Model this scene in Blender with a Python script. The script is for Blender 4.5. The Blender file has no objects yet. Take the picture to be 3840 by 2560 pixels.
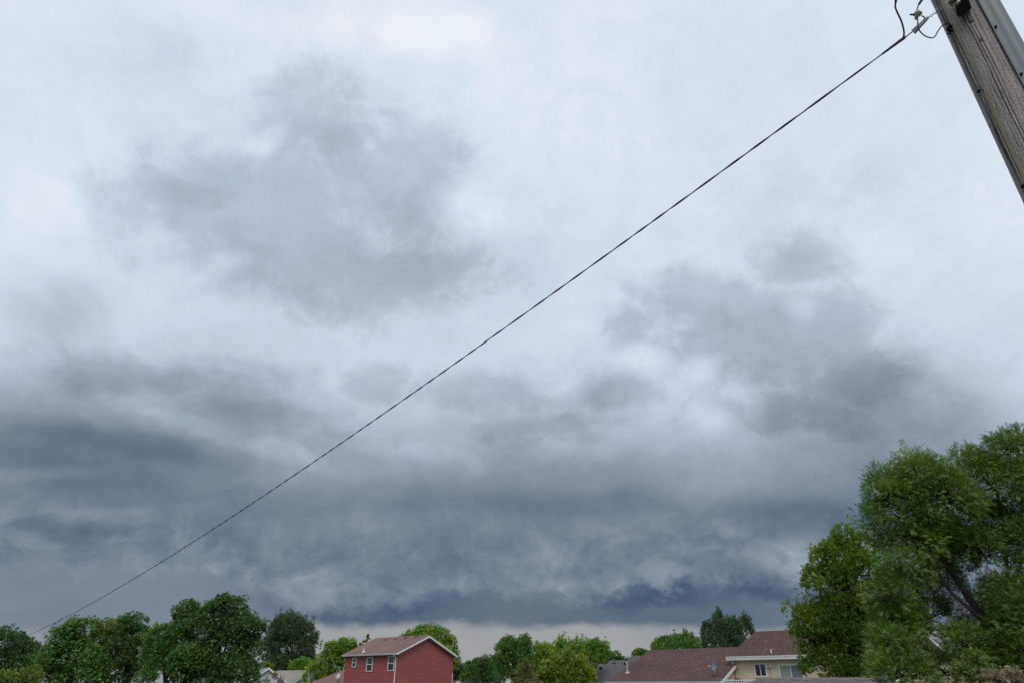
import bpy, math, random
import numpy as np
from mathutils import Vector, Matrix

# ------------------------------------------------------------------ camera
scene = bpy.context.scene
col = scene.collection
F = 2520.0                                  # focal length in pixels of a 3840 px wide picture
PITCH = math.atan(1291.0 / F)
EYE = 1.7
SP, CP = math.sin(PITCH), math.cos(PITCH)
cam_data = bpy.data.cameras.new('camera')
cam_data.sensor_width = 36.0
cam_data.lens = 36.0 * F / 3840.0
cam_data.clip_start = 0.05
cam_data.clip_end = 9000.0
cam = bpy.data.objects.new('camera', cam_data)
cam.location = (0, 0, EYE)
cam.rotation_euler = (math.pi / 2 + PITCH, 0, 0)
col.objects.link(cam)
scene.camera = cam

def ray(px, py):
    cx, cy = (px - 1920.0) / F, (1280.0 - py) / F
    return Vector((cx, CP - cy * SP, SP + cy * CP))

def at(px, py, Y):
    """point of the place seen at a picture position, Y metres ahead"""
    r = ray(px, py)
    return Vector((0, 0, EYE)) + r * (Y / r.y)

def atd(px, py, d):
    return Vector((0, 0, EYE)) + ray(px, py) * d

def on_plane(px, py, p0, n):
    r = ray(px, py); o = Vector((0, 0, EYE))
    return o + r * ((Vector(p0) - o).dot(n) / r.dot(n))

def depth_of(p):
    return p.y * CP + (p.z - EYE) * SP

def mpp(Y, z=EYE):
    """metres for one picture pixel at distance Y"""
    return (Y * CP + (z - EYE) * SP) / F

# ------------------------------------------------------------------ view
vs = scene.view_settings
vs.view_transform = 'Standard'; vs.look = 'None'; vs.exposure = 0.0; vs.gamma = 1.0
vs.use_curve_mapping = False
scene.render.film_transparent = False
scene.cycles.max_bounces = 4
scene.cycles.transparent_max_bounces = 8

# ------------------------------------------------------------------ world: storm clouds over a Nishita sky
SUN_EL, SUN_AZ = math.radians(55), math.radians(172)
world = bpy.data.worlds.new('World')
scene.world = world
world.use_nodes = True
wt = world.node_tree
wt.nodes.clear()

class G:
    def __init__(s, tree): s.t = tree
    def n(s, kind, **kw):
        nd = s.t.nodes.new(kind)
        for k, v in kw.items(): setattr(nd, k, v)
        return nd
    def l(s, a, b): s.t.links.new(a, b)
    def put(s, nd, i, v):
        if isinstance(v, bpy.types.NodeSocket): s.l(v, nd.inputs[i])
        elif v is not None: nd.inputs[i].default_value = v
    def math(s, op, a, b=None, c=None, clamp=False):
        nd = s.n('ShaderNodeMath', operation=op, use_clamp=clamp)
        s.put(nd, 0, a); s.put(nd, 1, b); s.put(nd, 2, c)
        return nd.outputs[0]
    def vmath(s, op, a, b=None, c=None, scale=None):
        nd = s.n('ShaderNodeVectorMath', operation=op)
        s.put(nd, 0, a); s.put(nd, 1, b)
        if c is not None: s.put(nd, 2, c)
        if scale is not None: s.put(nd, 3, scale)
        return nd.outputs['Value'] if op in ('LENGTH', 'DOT_PRODUCT') else nd.outputs[0]
    def noise(s, vec, scale, detail=4, rough=.5, dist=0.0, lac=2.0):
        nd = s.n('ShaderNodeTexNoise')
        if vec is not None: s.l(vec, nd.inputs['Vector'])
        nd.inputs['Scale'].default_value = scale; nd.inputs['Detail'].default_value = detail
        nd.inputs['Roughness'].default_value = rough; nd.inputs['Distortion'].default_value = dist
        nd.inputs['Lacunarity'].default_value = lac
        return nd
    def ramp(s, fac, stops, interp='LINEAR'):
        nd = s.n('ShaderNodeValToRGB')
        cr = nd.color_ramp; cr.interpolation = interp
        while len(cr.elements) > 1: cr.elements.remove(cr.elements[-1])
        for i, (p, c) in enumerate(stops):
            e = cr.elements[0] if i == 0 else cr.elements.new(p)
            e.position = p; e.color = (c[0], c[1], c[2], 1)
        if fac is not None: s.l(fac, nd.inputs[0])
        return nd.outputs[0]
    def mix(s, f, a, b, blend='MIX'):
        nd = s.n('ShaderNodeMix', data_type='RGBA', blend_type=blend)
        pad = lambda v: tuple(v) + (1.0,) if isinstance(v, tuple) and len(v) == 3 else v
        s.put(nd, 0, f); s.put(nd, 6, pad(a)); s.put(nd, 7, pad(b))
        return nd.outputs[2]
    def mapr(s, v, a, b, c=0.0, d=1.0, kind='SMOOTHSTEP'):
        nd = s.n('ShaderNodeMapRange', interpolation_type=kind)
        s.put(nd, 0, v); nd.inputs[1].default_value = a; nd.inputs[2].default_value = b
        nd.inputs[3].default_value = c; nd.inputs[4].default_value = d
        return nd.outputs[0]

def lin(c):
    return tuple(((v / 255.0) / 12.92 if v <= 10.3 else ((v / 255.0 + .055) / 1.055) ** 2.4) for v in c)

g = G(wt)
D = g.n('ShaderNodeTexCoord').outputs['Generated']
K = 3840.0 / 2352.0
def sky_blob(vec, cx, cy, rx, ry, amp, soft=0.15, rot=0.0):
    """one soft-edged cloud mass: centre, half sizes and tilt as seen on the sky"""
    c = ray(cx * K, cy * K).normalized()
    a = math.radians(rot)
    def ax(dx, dy):
        q = ray((cx + dx) * K, (cy + dy) * K).normalized() - ray((cx - dx) * K, (cy - dy) * K).normalized()
        return q, q.length / (2 * math.hypot(dx, dy))
    u, su = ax(8 * math.cos(a), -8 * math.sin(a)); w, sw = ax(8 * math.sin(a), 8 * math.cos(a))
    u = (u - c * u.dot(c)).normalized(); w = (w - c * w.dot(c)); w = (w - u * w.dot(u)).normalized()
    if u.cross(w).dot(c) < 0: w = -w
    m = Matrix((u, w, c)).transposed()
    gr = g.n('ShaderNodeTexGradient', gradient_type='SPHERICAL')
    tm = gr.texture_mapping
    tm.vector_type = 'TEXTURE'
    tm.translation = c; tm.rotation = m.to_euler('XYZ'); tm.scale = (rx * su, ry * sw, 1.0)
    g.l(vec, gr.inputs[0])
    return g.mapr(gr.outputs['Fac'], 0.0, 1.0 - soft, 0.0, amp)

# warped copies of the sky direction: soft banks, ragged edges
sq = g.vmath('MULTIPLY', D, (1, 1, 1.6))
sepd = g.n('ShaderNodeSeparateXYZ'); g.l(D, sepd.inputs[0])
calm = g.mapr(sepd.outputs['Z'], .04, .42, .42, 1.0, 'LINEAR')      # far banks look smaller: calmer edges low down
def warp(base, scale, amt, detail, rough, on=None, damp=True):
    nz = g.noise(base, scale, detail, rough)
    off = g.vmath('SUBTRACT', nz.outputs['Color'], (.5, .5, .5))
    if damp: off = g.vmath('SCALE', off, scale=calm)
    return g.vmath('MULTIPLY_ADD', off, (amt, amt, amt * .75), on if on is not None else D)
WS = warp(sq, 3.0, .18, 5, .55)             # soft
WH = warp(sq, 3.0, .09, 2, .5)
WR = warp(sq, 6.0, .17, 8, .66, WH)         # ragged
WL = warp(sq, 13.0, .115, 8, .64, damp=False)   # low shelf cloud
def zof(v):
    q = g.n('ShaderNodeSeparateXYZ'); g.l(v, q.inputs[0]); return q.outputs['Z']
def azimuth(v):
    q = g.n('ShaderNodeSeparateXYZ'); g.l(v, q.inputs[0])
    return g.mapr(g.math('ARCTAN2', q.outputs['X'], q.outputs['Y']), -1.0, 1.0, 0, 1, 'LINEAR')
def sky_xy(x, y):
    r = ray(x * K, y * K).normalized()
    return (math.atan2(r.x, r.y) + 1) / 2, r.z
def skyline(az, pts, interp='B_SPLINE'):
    """height in the sky of a cloud edge along the horizon: [(x, y)] as seen"""
    q = sorted(sky_xy(x, y) for x, y in pts)
    return g.ramp(az, [(u, (z, z, z)) for u, z in q], interp)
az_s = azimuth(WS)
# upper edge of the dark deck
z_deck = skyline(az_s, [(-300, 820), (0, 830), (250, 812), (450, 835), (700, 905), (880, 955), (1080, 880), (1300, 885), (1450, 905), (1640, 985), (1760, 890), (1900, 815), (2100, 850), (2352, 925), (2600, 925)])
rel = g.math('SUBTRACT', z_deck, zof(WR))           # positive: below the edge
def prof(v, pts):
    st = [((d + .8) / 1.4, (val, val, val)) for d, val in pts]
    return g.ramp(g.mapr(v, -.8, .6, 0, 1, 'LINEAR'), st)
PXZ = .00052                                         # sine of elevation for one step of the picture grid, middle of the sky
base = prof(rel, [(-.8, .075), (-.45, .085), (-.28, .10), (-.16, .135), (-.08, .18), (-.03, .225), (-.005, .265), (.018, .33), (.06, .43), (.11, .53), (.155, .61), (.20, .66), (.245, .625), (.29, .585), (.34, .585), (.60, .585)])

BLOBS_SOFT = [  # cx, cy, rx, ry, amount, softness, tilt
    (700, 440, 470, 330, .055, .1, 12), (930, 620, 330, 200, .05, .1, 0),
    (330, 120, 240, 130, .05, .1, 10), (140, 700, 180, 140, .05, .1, 0),
    (850, 55, 420, 110, -.06, .1, 0), (130, 470, 280, 260, -.06, .1, 0), (1250, 250, 300, 200, -.03, .1, 0),
    (1230, 790, 300, 90, -.05, .1, 0), (2230, 760, 330, 240, .03, .1, 0), (2000, 420, 300, 150, .03, .1, 0),
    (1900, 920, 460, 180, .04, .1, 8), (2150, 930, 420, 170, .06, .1, 0), (1650, 760, 360, 160, .03, .1, 0), (250, 900, 480, 120, .05, .1, 0),
    (200, 1010, 620, 140, .15, .1, -8), (480, 890, 380, 110, .06, .1, -12), (250, 1110, 480, 60, .06, .1, 0),
    (960, 1010, 330, 90, -.05, .1, -8), (1330, 1000, 330, 80, -.06, .1, 0),
    (900, 1150, 700, 60, .07, .1, 0), (1500, 1160, 560, 55, .06, .1, 0), (1880, 1180, 320, 70, .08, .1, 0),
]
# cloud masses with torn edges: blobs fused into one body, then cut out against the fractal field
BODIES = [  # amount, from, to, blobs (cx, cy, rx, ry, weight, softness, tilt)
    (.15, .10, .80, [(760, 290, 360, 260, .9, 0, -10), (470, 430, 350, 190, .95, 0, 8), (910, 430, 290, 310, .85, 0, 0), (630, 540, 480, 260, .9, 0, 0), (860, 640, 430, 210, .85, 0, 0), (700, 430, 300, 220, .9, 0, 0), (690, 170, 140, 130, .7, 0, 20)]),
    (.05, .35, 1.1, [(790, 330, 260, 180, 1.0, 0, 0), (430, 420, 190, 80, .9, 0, 0), (930, 520, 170, 230, .9, 0, 0)]),
    (.06, .12, .85, [(330, 170, 260, 130, .7, 0, 15), (170, 700, 220, 130, .7, 0, 0), (1230, 600, 170, 160, .7, 0, 0), (2010, 430, 280, 120, .6, 0, 10)]),
    (.15, .10, .78, [(1840, 610, 190, 150, .9, 0, 15), (1600, 700, 290, 130, .9, 0, -12), (1410, 750, 120, 110, .8, 0, 0), (1740, 780, 380, 170, 1.0, 0, 0), (1990, 870, 320, 170, .6, 0, 0), (1830, 940, 400, 130, .6, 0, 0)]),
    (.04, .20, 1.1, [(1830, 610, 150, 100, .9, 0, 0), (1560, 730, 220, 80, .9, 0, -8)]),
    (.10, .10, .80, [(1420, 900, 150, 70, .9, 0, -12), (1140, 905, 250, 90, .9, 0, 0), (870, 880, 130, 75, .8, 0, 0), (1260, 970, 340, 80, .7, 0, 0), (300, 840, 330, 80, .9, 0, 0), (600, 850, 240, 80, .8, 0, -20)]),
    (.08, .12, .85, [(190, 1232, 260, 40, .9, 0, 4), (60, 1215, 150, 34, .8, 0, 10), (1640, 1235, 160, 55, .8, 0, -20), (300, 1020, 420, 60, .9, 0, -14), (620, 960, 300, 50, .7, 0, -14)]),
    (-.095, .10, 1.0, [(1075, 470, 130, 105, 1.0, 0, 0), (440, 600, 160, 66, .9, 0, 10), (590, 325, 90, 42, .8, 0, 0), (960, 95, 280, 100, .8, 0, 0), (1470, 825, 130, 48, .9, 0, -8), (1595, 848, 84, 56, 1.0, 0, 20), (1650, 970, 100, 80, .9, 0, 0), (1815, 730, 74, 42, .9, 0, 0), (1560, 740, 64, 46, .8, 0, 0), (1290, 880, 60, 46, .8, 0, 20)]),
    (-.075, .12, .95, [(450, 975, 280, 44, .9, 0, -20), (650, 1050, 210, 38, .8, 0, -20), (90, 1080, 210, 40, .9, 0, 0), (250, 1185, 190, 34, .9, 0, 8), (440, 1245, 70, 64, .9, 0, 30), (500, 1290, 130, 60, .7, 0, 20), (1780, 1285, 190, 60, 1.0, 0, -6), (960, 1040, 240, 50, .8, 0, -10)]),
]
total = base
def chain(vec, after):
    # an order for the shader compiler: these masses are evaluated after the earlier ones
    return g.vmath('MULTIPLY_ADD', after, (1e-7, 1e-7, 1e-7), vec)
for i, b in enumerate(BLOBS_SOFT):
    if i % 4 == 0: Wc = chain(WS, total)
    total = g.math('ADD', total, sky_blob(Wc, *b))
WB = warp(chain(sq, total), 4.5, .11, 3, .5)
fractal = g.math('SUBTRACT', g.noise(WB, 8.0, 8, .68, .3).outputs[0], .5)
for amt, lo, hi, blobs in BODIES:
    Wc = chain(WB, total); m_ = None
    for b in blobs:
        v = sky_blob(Wc, *b)
        m_ = v if m_ is None else g.math('MAXIMUM', m_, v)
    m_ = g.math('MULTIPLY_ADD', g.math('MULTIPLY', fractal, g.math('MINIMUM', g.math('MULTIPLY', m_, 5.0), 1.0)), 2.1, m_)
    total = g.math('ADD', total, g.mapr(m_, lo, hi, 0.0, amt))
WR2 = chain(WR, total); WS2 = chain(WS, total)
# billowing detail on every scale, finer and flatter towards the horizon
plane = g.vmath('DIVIDE', WS2, None)
pd = wt.nodes[-1]
cz = g.n('ShaderNodeCombineXYZ')
den = g.math('ADD', g.math('MAXIMUM', sepd.outputs['Z'], 0.0), 0.22)
for i in range(3): g.l(den, cz.inputs[i])
g.l(cz.outputs[0], pd.inputs[1])
up_v = g.vmath('ADD', WR2, (0, .004, .018))
n2u = g.noise(up_v, 9.0, 6, .66, .2).outputs[0]
n1 = g.math('SUBTRACT', g.noise(plane, 1.6, 7, .58, .3).outputs[0], .5)
n2r = g.noise(WR2, 9.0, 8, .66, .2).outputs[0]
n2 = g.math('SUBTRACT', n2r, .5)
relief = g.math('SUBTRACT', n2u, n2r)
total = g.math('MULTIPLY_ADD', n1, .20, total)
total = g.math('MULTIPLY_ADD', n2, .17, total)
total = g.math('MULTIPLY_ADD', relief, .26, total)
# fringes that hang from the shelf cloud
n3 = g.math('SUBTRACT', g.noise(g.vmath('MULTIPLY', WR2, (16, 16, 5.5)), 1.0, 5, .6).outputs[0], .5)
band = g.math('MULTIPLY', g.mapr(sepd.outputs['Z'], .07, .12), g.mapr(sepd.outputs['Z'], .24, .15))
puff = g.math('ABSOLUTE', g.math('SUBTRACT', g.noise(g.vmath('MULTIPLY', WR2, (1, 1, 1.25)), 9.5, 4, .5).outputs[0], .5))
puffs = g.math('MULTIPLY_ADD', puff, -.58, .046)                 # rounded heads with dark creases between
total = g.math('MULTIPLY_ADD', g.math('MULTIPLY', puffs, band), 1.0, total)
total = g.math('MULTIPLY_ADD', g.math('MULTIPLY', n3, band), .14, total)
total = g.math('MULTIPLY_ADD', g.math('MULTIPLY', relief, band), .38, total)
shade = g.ramp(total, [(0.0, lin((239, 243, 251))), (.10, lin((222, 231, 244))), (.20, lin((206, 215, 232))), (.31, lin((184, 195, 211))),
                       (.44, lin((156, 167, 182))), (.56, lin((134, 144, 157))), (.68, lin((109, 123, 138))), (.80, lin((87, 103, 122))),
                       (.90, lin((70, 88, 114))), (1.0, lin((54, 72, 103)))])
# warm-grey and blue-grey patches
hue = g.noise(sq, 3.4, 3, .5).outputs[0]
tint = g.ramp(hue, [(.34, (.985, 1.006, 1.008)), (.66, (1.000, 1.0, 1.0))])
shade = g.mix(1.0, shade, tint, 'MULTIPLY')
# the shelf cloud ends in a ragged edge; beyond it the dark rain base, then the pale strip
WL2 = chain(WL, total)
az_l = azimuth(chain(D, total))
zl = zof(WL2)
z_shelf = skyline(az_l, [(-300, 1300), (0, 1302), (250, 1308), (420, 1312), (560, 1335), (660, 1372), (760, 1402), (860, 1388), (960, 1362), (1080, 1362), (1200, 1374), (1300, 1380), (1380, 1366), (1450, 1344), (1580, 1332), (1700, 1344), (1800, 1346), (2000, 1340), (2400, 1330)])
fringe = g.math('SUBTRACT', g.noise(g.vmath('MULTIPLY', WL2, (24, 24, 7)), 1.0, 5, .62).outputs[0], .5)
patchy = g.noise(chain(D, total), 7.0, 2, .5).outputs[0]
gapz = g.math('MULTIPLY_ADD', fringe, -.055, g.math('SUBTRACT', z_shelf, zl))
soft_w = g.mapr(patchy, .35, .65, .010, .034, 'LINEAR')
under = g.math('SMOOTH_MIN', 1.0, g.math('MAXIMUM', g.math('DIVIDE', g.math('ADD', gapz, g.math('MULTIPLY', soft_w, .5)), soft_w), 0.0), .2)
def colours(pts):
    return g.ramp(az_l, [(sky_xy(x, 1390)[0], lin(c)) for x, c in pts], 'EASE')
dark_c = colours([(0, (121, 132, 147)), (430, (120, 131, 146)), (560, (112, 121, 138)), (680, (92, 105, 126)), (780, (70, 87, 114)), (940, (64, 82, 112)), (1050, (82, 99, 120)),
                  (1150, (98, 112, 127)), (1320, (94, 109, 125)), (1400, (68, 86, 112)), (1550, (62, 80, 108)), (1650, (82, 98, 120)), (1750, (64, 82, 110)), (1950, (80, 96, 118)), (2300, (96, 110, 128))])
base_c = colours([(0, (123, 132, 147)), (500, (121, 130, 145)), (640, (106, 114, 133)), (760, (80, 94, 118)), (900, (82, 97, 118)), (1150, (94, 108, 124)), (1500, (88, 103, 121)), (1650, (86, 101, 121)), (1850, (104, 116, 133)), (2300, (112, 122, 138))])
z_mid = skyline(az_l, [(-300, 1392), (700, 1405), (850, 1418), (1000, 1400), (1200, 1392), (1400, 1392), (1500, 1384), (1700, 1376), (2000, 1378), (2400, 1380)])
lowmix = g.mapr(g.math('SUBTRACT', z_mid, zl), -.012, .012)
streak = g.noise(g.vmath('MULTIPLY', WL2, (4, 4, 26)), 1.0, 5, .6).outputs[0]
under_c = g.mix(lowmix, dark_c, base_c)
under_c = g.mix(1.0, under_c, g.ramp(streak, [(.3, (.90, .91, .92)), (.7, (1.10, 1.09, 1.08))]), 'MULTIPLY')
shade = g.mix(under, shade, under_c)
WT = warp(chain(sq, total), 11.0, .045, 7, .64, damp=False)
z_strip = skyline(az_l, [(-300, 1440), (400, 1440), (680, 1418), (740, 1424), (840, 1436), (960, 1426), (1060, 1428), (1160, 1436), (1260, 1432), (1340, 1426), (1440, 1424), (1520, 1432), (1640, 1436), (2400, 1436)])
strip = g.mapr(g.math('SUBTRACT', z_strip, zof(WT)), -.004, .010)
scol = g.ramp(g.mapr(sepd.outputs['Z'], 0.0, .09, 0, 1, 'LINEAR'), [(0, lin((176, 170, 170))), (.35, lin((161, 161, 166))), (1, lin((152, 155, 160)))])
side_c = g.ramp(az_l, [(sky_xy(x, 1440)[0], lin(c)) for x, c in ((0, (121, 130, 145)), (560, (121, 130, 145)), (720, (158, 160, 164)), (1400, (160, 161, 164)), (1580, (132, 138, 150)), (1800, (118, 127, 142)), (2300, (118, 127, 142)))], 'EASE')
scol = g.mix(.55, scol, side_c)
scol = g.mix(1.0, scol, g.ramp(g.noise(WT, 14.0, 4, .55).outputs[0], [(.3, (.94, .95, .96)), (.7, (1.06, 1.05, 1.04))]), 'MULTIPLY')
shade = g.mix(strip, shade, scol)
nish = g.n('ShaderNodeTexSky', sky_type='NISHITA', sun_disc=False)
nish.sun_elevation = SUN_EL; nish.sun_rotation = SUN_AZ
bg_sky = g.n('ShaderNodeBackground'); g.l(nish.outputs[0], bg_sky.inputs[0]); bg_sky.inputs[1].default_value = .08
bg_cloud = g.n('ShaderNodeBackground'); g.l(shade, bg_cloud.inputs[0]); bg_cloud.inputs[1].default_value = 1.0
mixs = g.n('ShaderNodeMixShader'); mixs.inputs[0].default_value = .95
g.l(bg_sky.outputs[0], mixs.inputs[1]); g.l(bg_cloud.outputs[0], mixs.inputs[2])
wo = g.n('ShaderNodeOutputWorld'); g.l(mixs.outputs[0], wo.inputs[0])
world.cycles.sampling_method = 'MANUAL'
world.cycles.sample_map_resolution = 512

sun_data = bpy.data.lights.new('sun', 'SUN')
sun_data.energy = 1.5; sun_data.angle = math.radians(25); sun_data.color = (1.0, .965, .92)
sun = bpy.data.objects.new('sun', sun_data); col.objects.link(sun)
sdir = Vector((math.sin(SUN_AZ) * math.cos(SUN_EL), math.cos(SUN_AZ) * math.cos(SUN_EL), math.sin(SUN_EL)))
sun.rotation_euler = sdir.to_track_quat('Z', 'Y').to_euler()

scene.cycles.use_adaptive_sampling = True
scene.cycles.adaptive_threshold = 0.01
scene.cycles.use_denoising = False
scene.cycles.adaptive_min_samples = 16

# ------------------------------------------------------------------ materials
def new_mat(name):
    m = bpy.data.materials.new(name); m.use_nodes = True
    t = m.node_tree; h = G(t)
    p = t.nodes['Principled BSDF']
    return m, h, p
def obj_coord(h): return h.n('ShaderNodeTexCoord').outputs['Object']

def plain(name, c, rough=.6, vary=.12, scale=6.0, bump=0.0, metal=0.0, stretch=(1, 1, 1), spec=.4):
    """one base colour with soft dirt variation"""
    m, h, p = new_mat(name)
    v = h.vmath('MULTIPLY', obj_coord(h), stretch)
    n = h.noise(v, scale, 5, .6)
    lo = tuple(x * (1 - vary) for x in c); hi = tuple(min(1, x * (1 + vary)) for x in c)
    h.l(h.ramp(n.outputs[0], [(.3, lo), (.7, hi)]), p.inputs['Base Color'])
    p.inputs['Roughness'].default_value = rough; p.inputs['Metallic'].default_value = metal
    p.inputs['Specular IOR Level'].default_value = spec
    if bump:
        b = h.n('ShaderNodeBump'); b.inputs['Strength'].default_value = bump; b.inputs['Distance'].default_value = .02
        h.l(n.outputs[0], b.inputs['Height']); h.l(b.outputs[0], p.inputs['Normal'])
    return m

def shingle_mat(name, a, b, c):
    """mottled asphalt shingle"""
    m, h, p = new_mat(name)
    co = obj_coord(h)
    n = h.noise(h.vmath('MULTIPLY', co, (1, 1, 1.6)), 3.4, 4, .75)
    f = h.noise(co, 38.0, 3, .6)
    w = h.noise(co, .35, 3, .5)
    base_c = h.ramp(n.outputs[0], [(.30, a), (.5, b), (.70, c)])
    base_c = h.mix(1.0, base_c, h.ramp(f.outputs[0], [(.3, (.72, .72, .72)), (.7, (1.2, 1.2, 1.2))]), 'MULTIPLY')
    base_c = h.mix(1.0, base_c, h.ramp(w.outputs[0], [(.3, (.86, .86, .88)), (.7, (1.12, 1.1, 1.08))]), 'MULTIPLY')
    h.l(base_c, p.inputs['Base Color'])
    p.inputs['Roughness'].default_value = .92; p.inputs['Specular IOR Level'].default_value = .2
    bm_ = h.n('ShaderNodeBump'); bm_.inputs['Strength'].default_value = .5; bm_.inputs['Distance'].default_value = .015
    h.l(f.outputs[0], bm_.inputs['Height']); h.l(bm_.outputs[0], p.inputs['Normal'])
    return m

def leaf_mat(name, dark, mid, light, patch=None, trans=.30):
    """leaf: every leaf its own green, patches of young growth"""
    m, h, p = new_mat(name)
    geo = h.n('ShaderNodeNewGeometry')
    c = h.ramp(geo.outputs['Random Per Island'], [(0, dark), (.55, mid), (1, light)])
    n = h.noise(obj_coord(h), .55, 3, .55)
    if patch: c = h.mix(h.mapr(n.outputs[0], .50, .68, 0, .85), c, patch)
    n2 = h.noise(obj_coord(h), .28, 2, .5)
    c = h.mix(1.0, c, h.ramp(n2.outputs[0], [(.35, (.82, .86, .9)), (.65, (1.14, 1.1, 1.0))]), 'MULTIPLY')
    h.l(c, p.inputs['Base Color'])
    p.inputs['Roughness'].default_value = .5; p.inputs['Specular IOR Level'].default_value = .35
    tr = h.n('ShaderNodeBsdfTranslucent'); h.l(h.mix(1.0, c, (1.25, 1.2, .7, 1), 'MULTIPLY'), tr.inputs[0])
    mx = h.n('ShaderNodeMixShader'); mx.inputs[0].default_value = trans
    h.l(p.outputs[0], mx.inputs[1]); h.l(tr.outputs[0], mx.inputs[2])
    h.l(mx.outputs[0], m.node_tree.nodes['Material Output'].inputs[0])
    return m

M = {}
M['bark'] = plain('bark', (.032, .027, .025), .9, .4, 9, .8, stretch=(1, 1, .25))
M['twig'] = plain('twig', (.085, .068, .062), .9, .3, 9)
M['white_trim'] = plain('white_trim', (.74, .74, .75), .45, .05, 2)
M['white_dull'] = plain('white_dull', (.60, .60, .61), .5, .08, 3)
M['red_siding'] = plain('red_siding', (.32, .082, .079), .55, .10, 1.2, stretch=(1, 1, 4))
M['tan_siding'] = plain('tan_siding', (.68, .55, .415), .55, .06, 1.2, stretch=(1, 1, 4))
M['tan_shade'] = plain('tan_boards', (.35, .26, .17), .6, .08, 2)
M['white_siding'] = plain('white_siding', (.56, .59, .64), .55, .06, 1.2, stretch=(1, 1, 4))
M['cream_siding'] = plain('cream_siding', (.62, .52, .40), .6, .07, 1.2, stretch=(1, 1, 4))
M['roof_red'] = shingle_mat('brown_shingles', (.150, .097, .085), (.185, .120, .106), (.22, .148, .132))
M['roof_tan'] = shingle_mat('maroon_shingles', (.052, .032, .030), (.092, .055, .050), (.145, .092, .078))
M['roof_grey'] = shingle_mat('grey_shingles', (.085, .083, .088), (.108, .105, .11), (.135, .132, .136))
M['roof_pale'] = shingle_mat('pale_shingles', (.19, .175, .155), (.25, .235, .21), (.31, .29, .265))
M['shed_shingle'] = shingle_mat('shed_shingles', (.095, .075, .072), (.145, .12, .115), (.20, .17, .165))
M['glass'] = plain('window_glass', (.012, .017, .022), .06, .3, 2, spec=.8)
M['blind'] = plain('green_blind', (.27, .33, .27), .5, .05, 3)
M['blind_dark'] = plain('door_screen', (.16, .19, .18), .4, .1, 3)
M['dish_grey'] = plain('dish_grey', (.17, .20, .25), .45, .1, 4)
M['dish_pale'] = plain('dish_pale', (.55, .57, .60), .45, .08, 4)
M['pipe_grey'] = plain('pipe_grey', (.42, .44, .46), .4, .1, 5)
M['dark_metal'] = plain('dark_metal', (.03, .03, .033), .5, .2, 12)
M['black_plastic'] = plain('black_plastic', (.0022, .0024, .003), .7, .3, 14, spec=.05)
M['black_cable'] = plain('black_cable', (.022, .024, .030), .5, .2, 20)
M['aluminium'] = plain('weathered_aluminium', (.34, .345, .36), .45, .2, 25, metal=.6)
M['wire_grey'] = plain('grey_wire', (.06, .07, .085), .55, .2, 25)
M['clamp_body'] = plain('clamp_body', (.50, .46, .43), .5, .15, 30, metal=.2)
M['porcelain'] = plain('porcelain', (.60, .56, .50), .25, .1, 15)
M['conduit'] = plain('conduit_grey', (.15, .178, .198), .5, .08, 5, stretch=(1, 1, .2))
M['fascia_wood'] = plain('fascia_wood', (.33, .15, .075), .6, .15, 6)
M['grill'] = plain('grill_cover', (.010, .010, .012), .6, .2, 5)
M['grass'] = plain('grass', (.06, .085, .03), .95, .35, .4, .3)
M['soffit'] = plain('soffit', (.45, .45, .46), .6, .05, 3)

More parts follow.
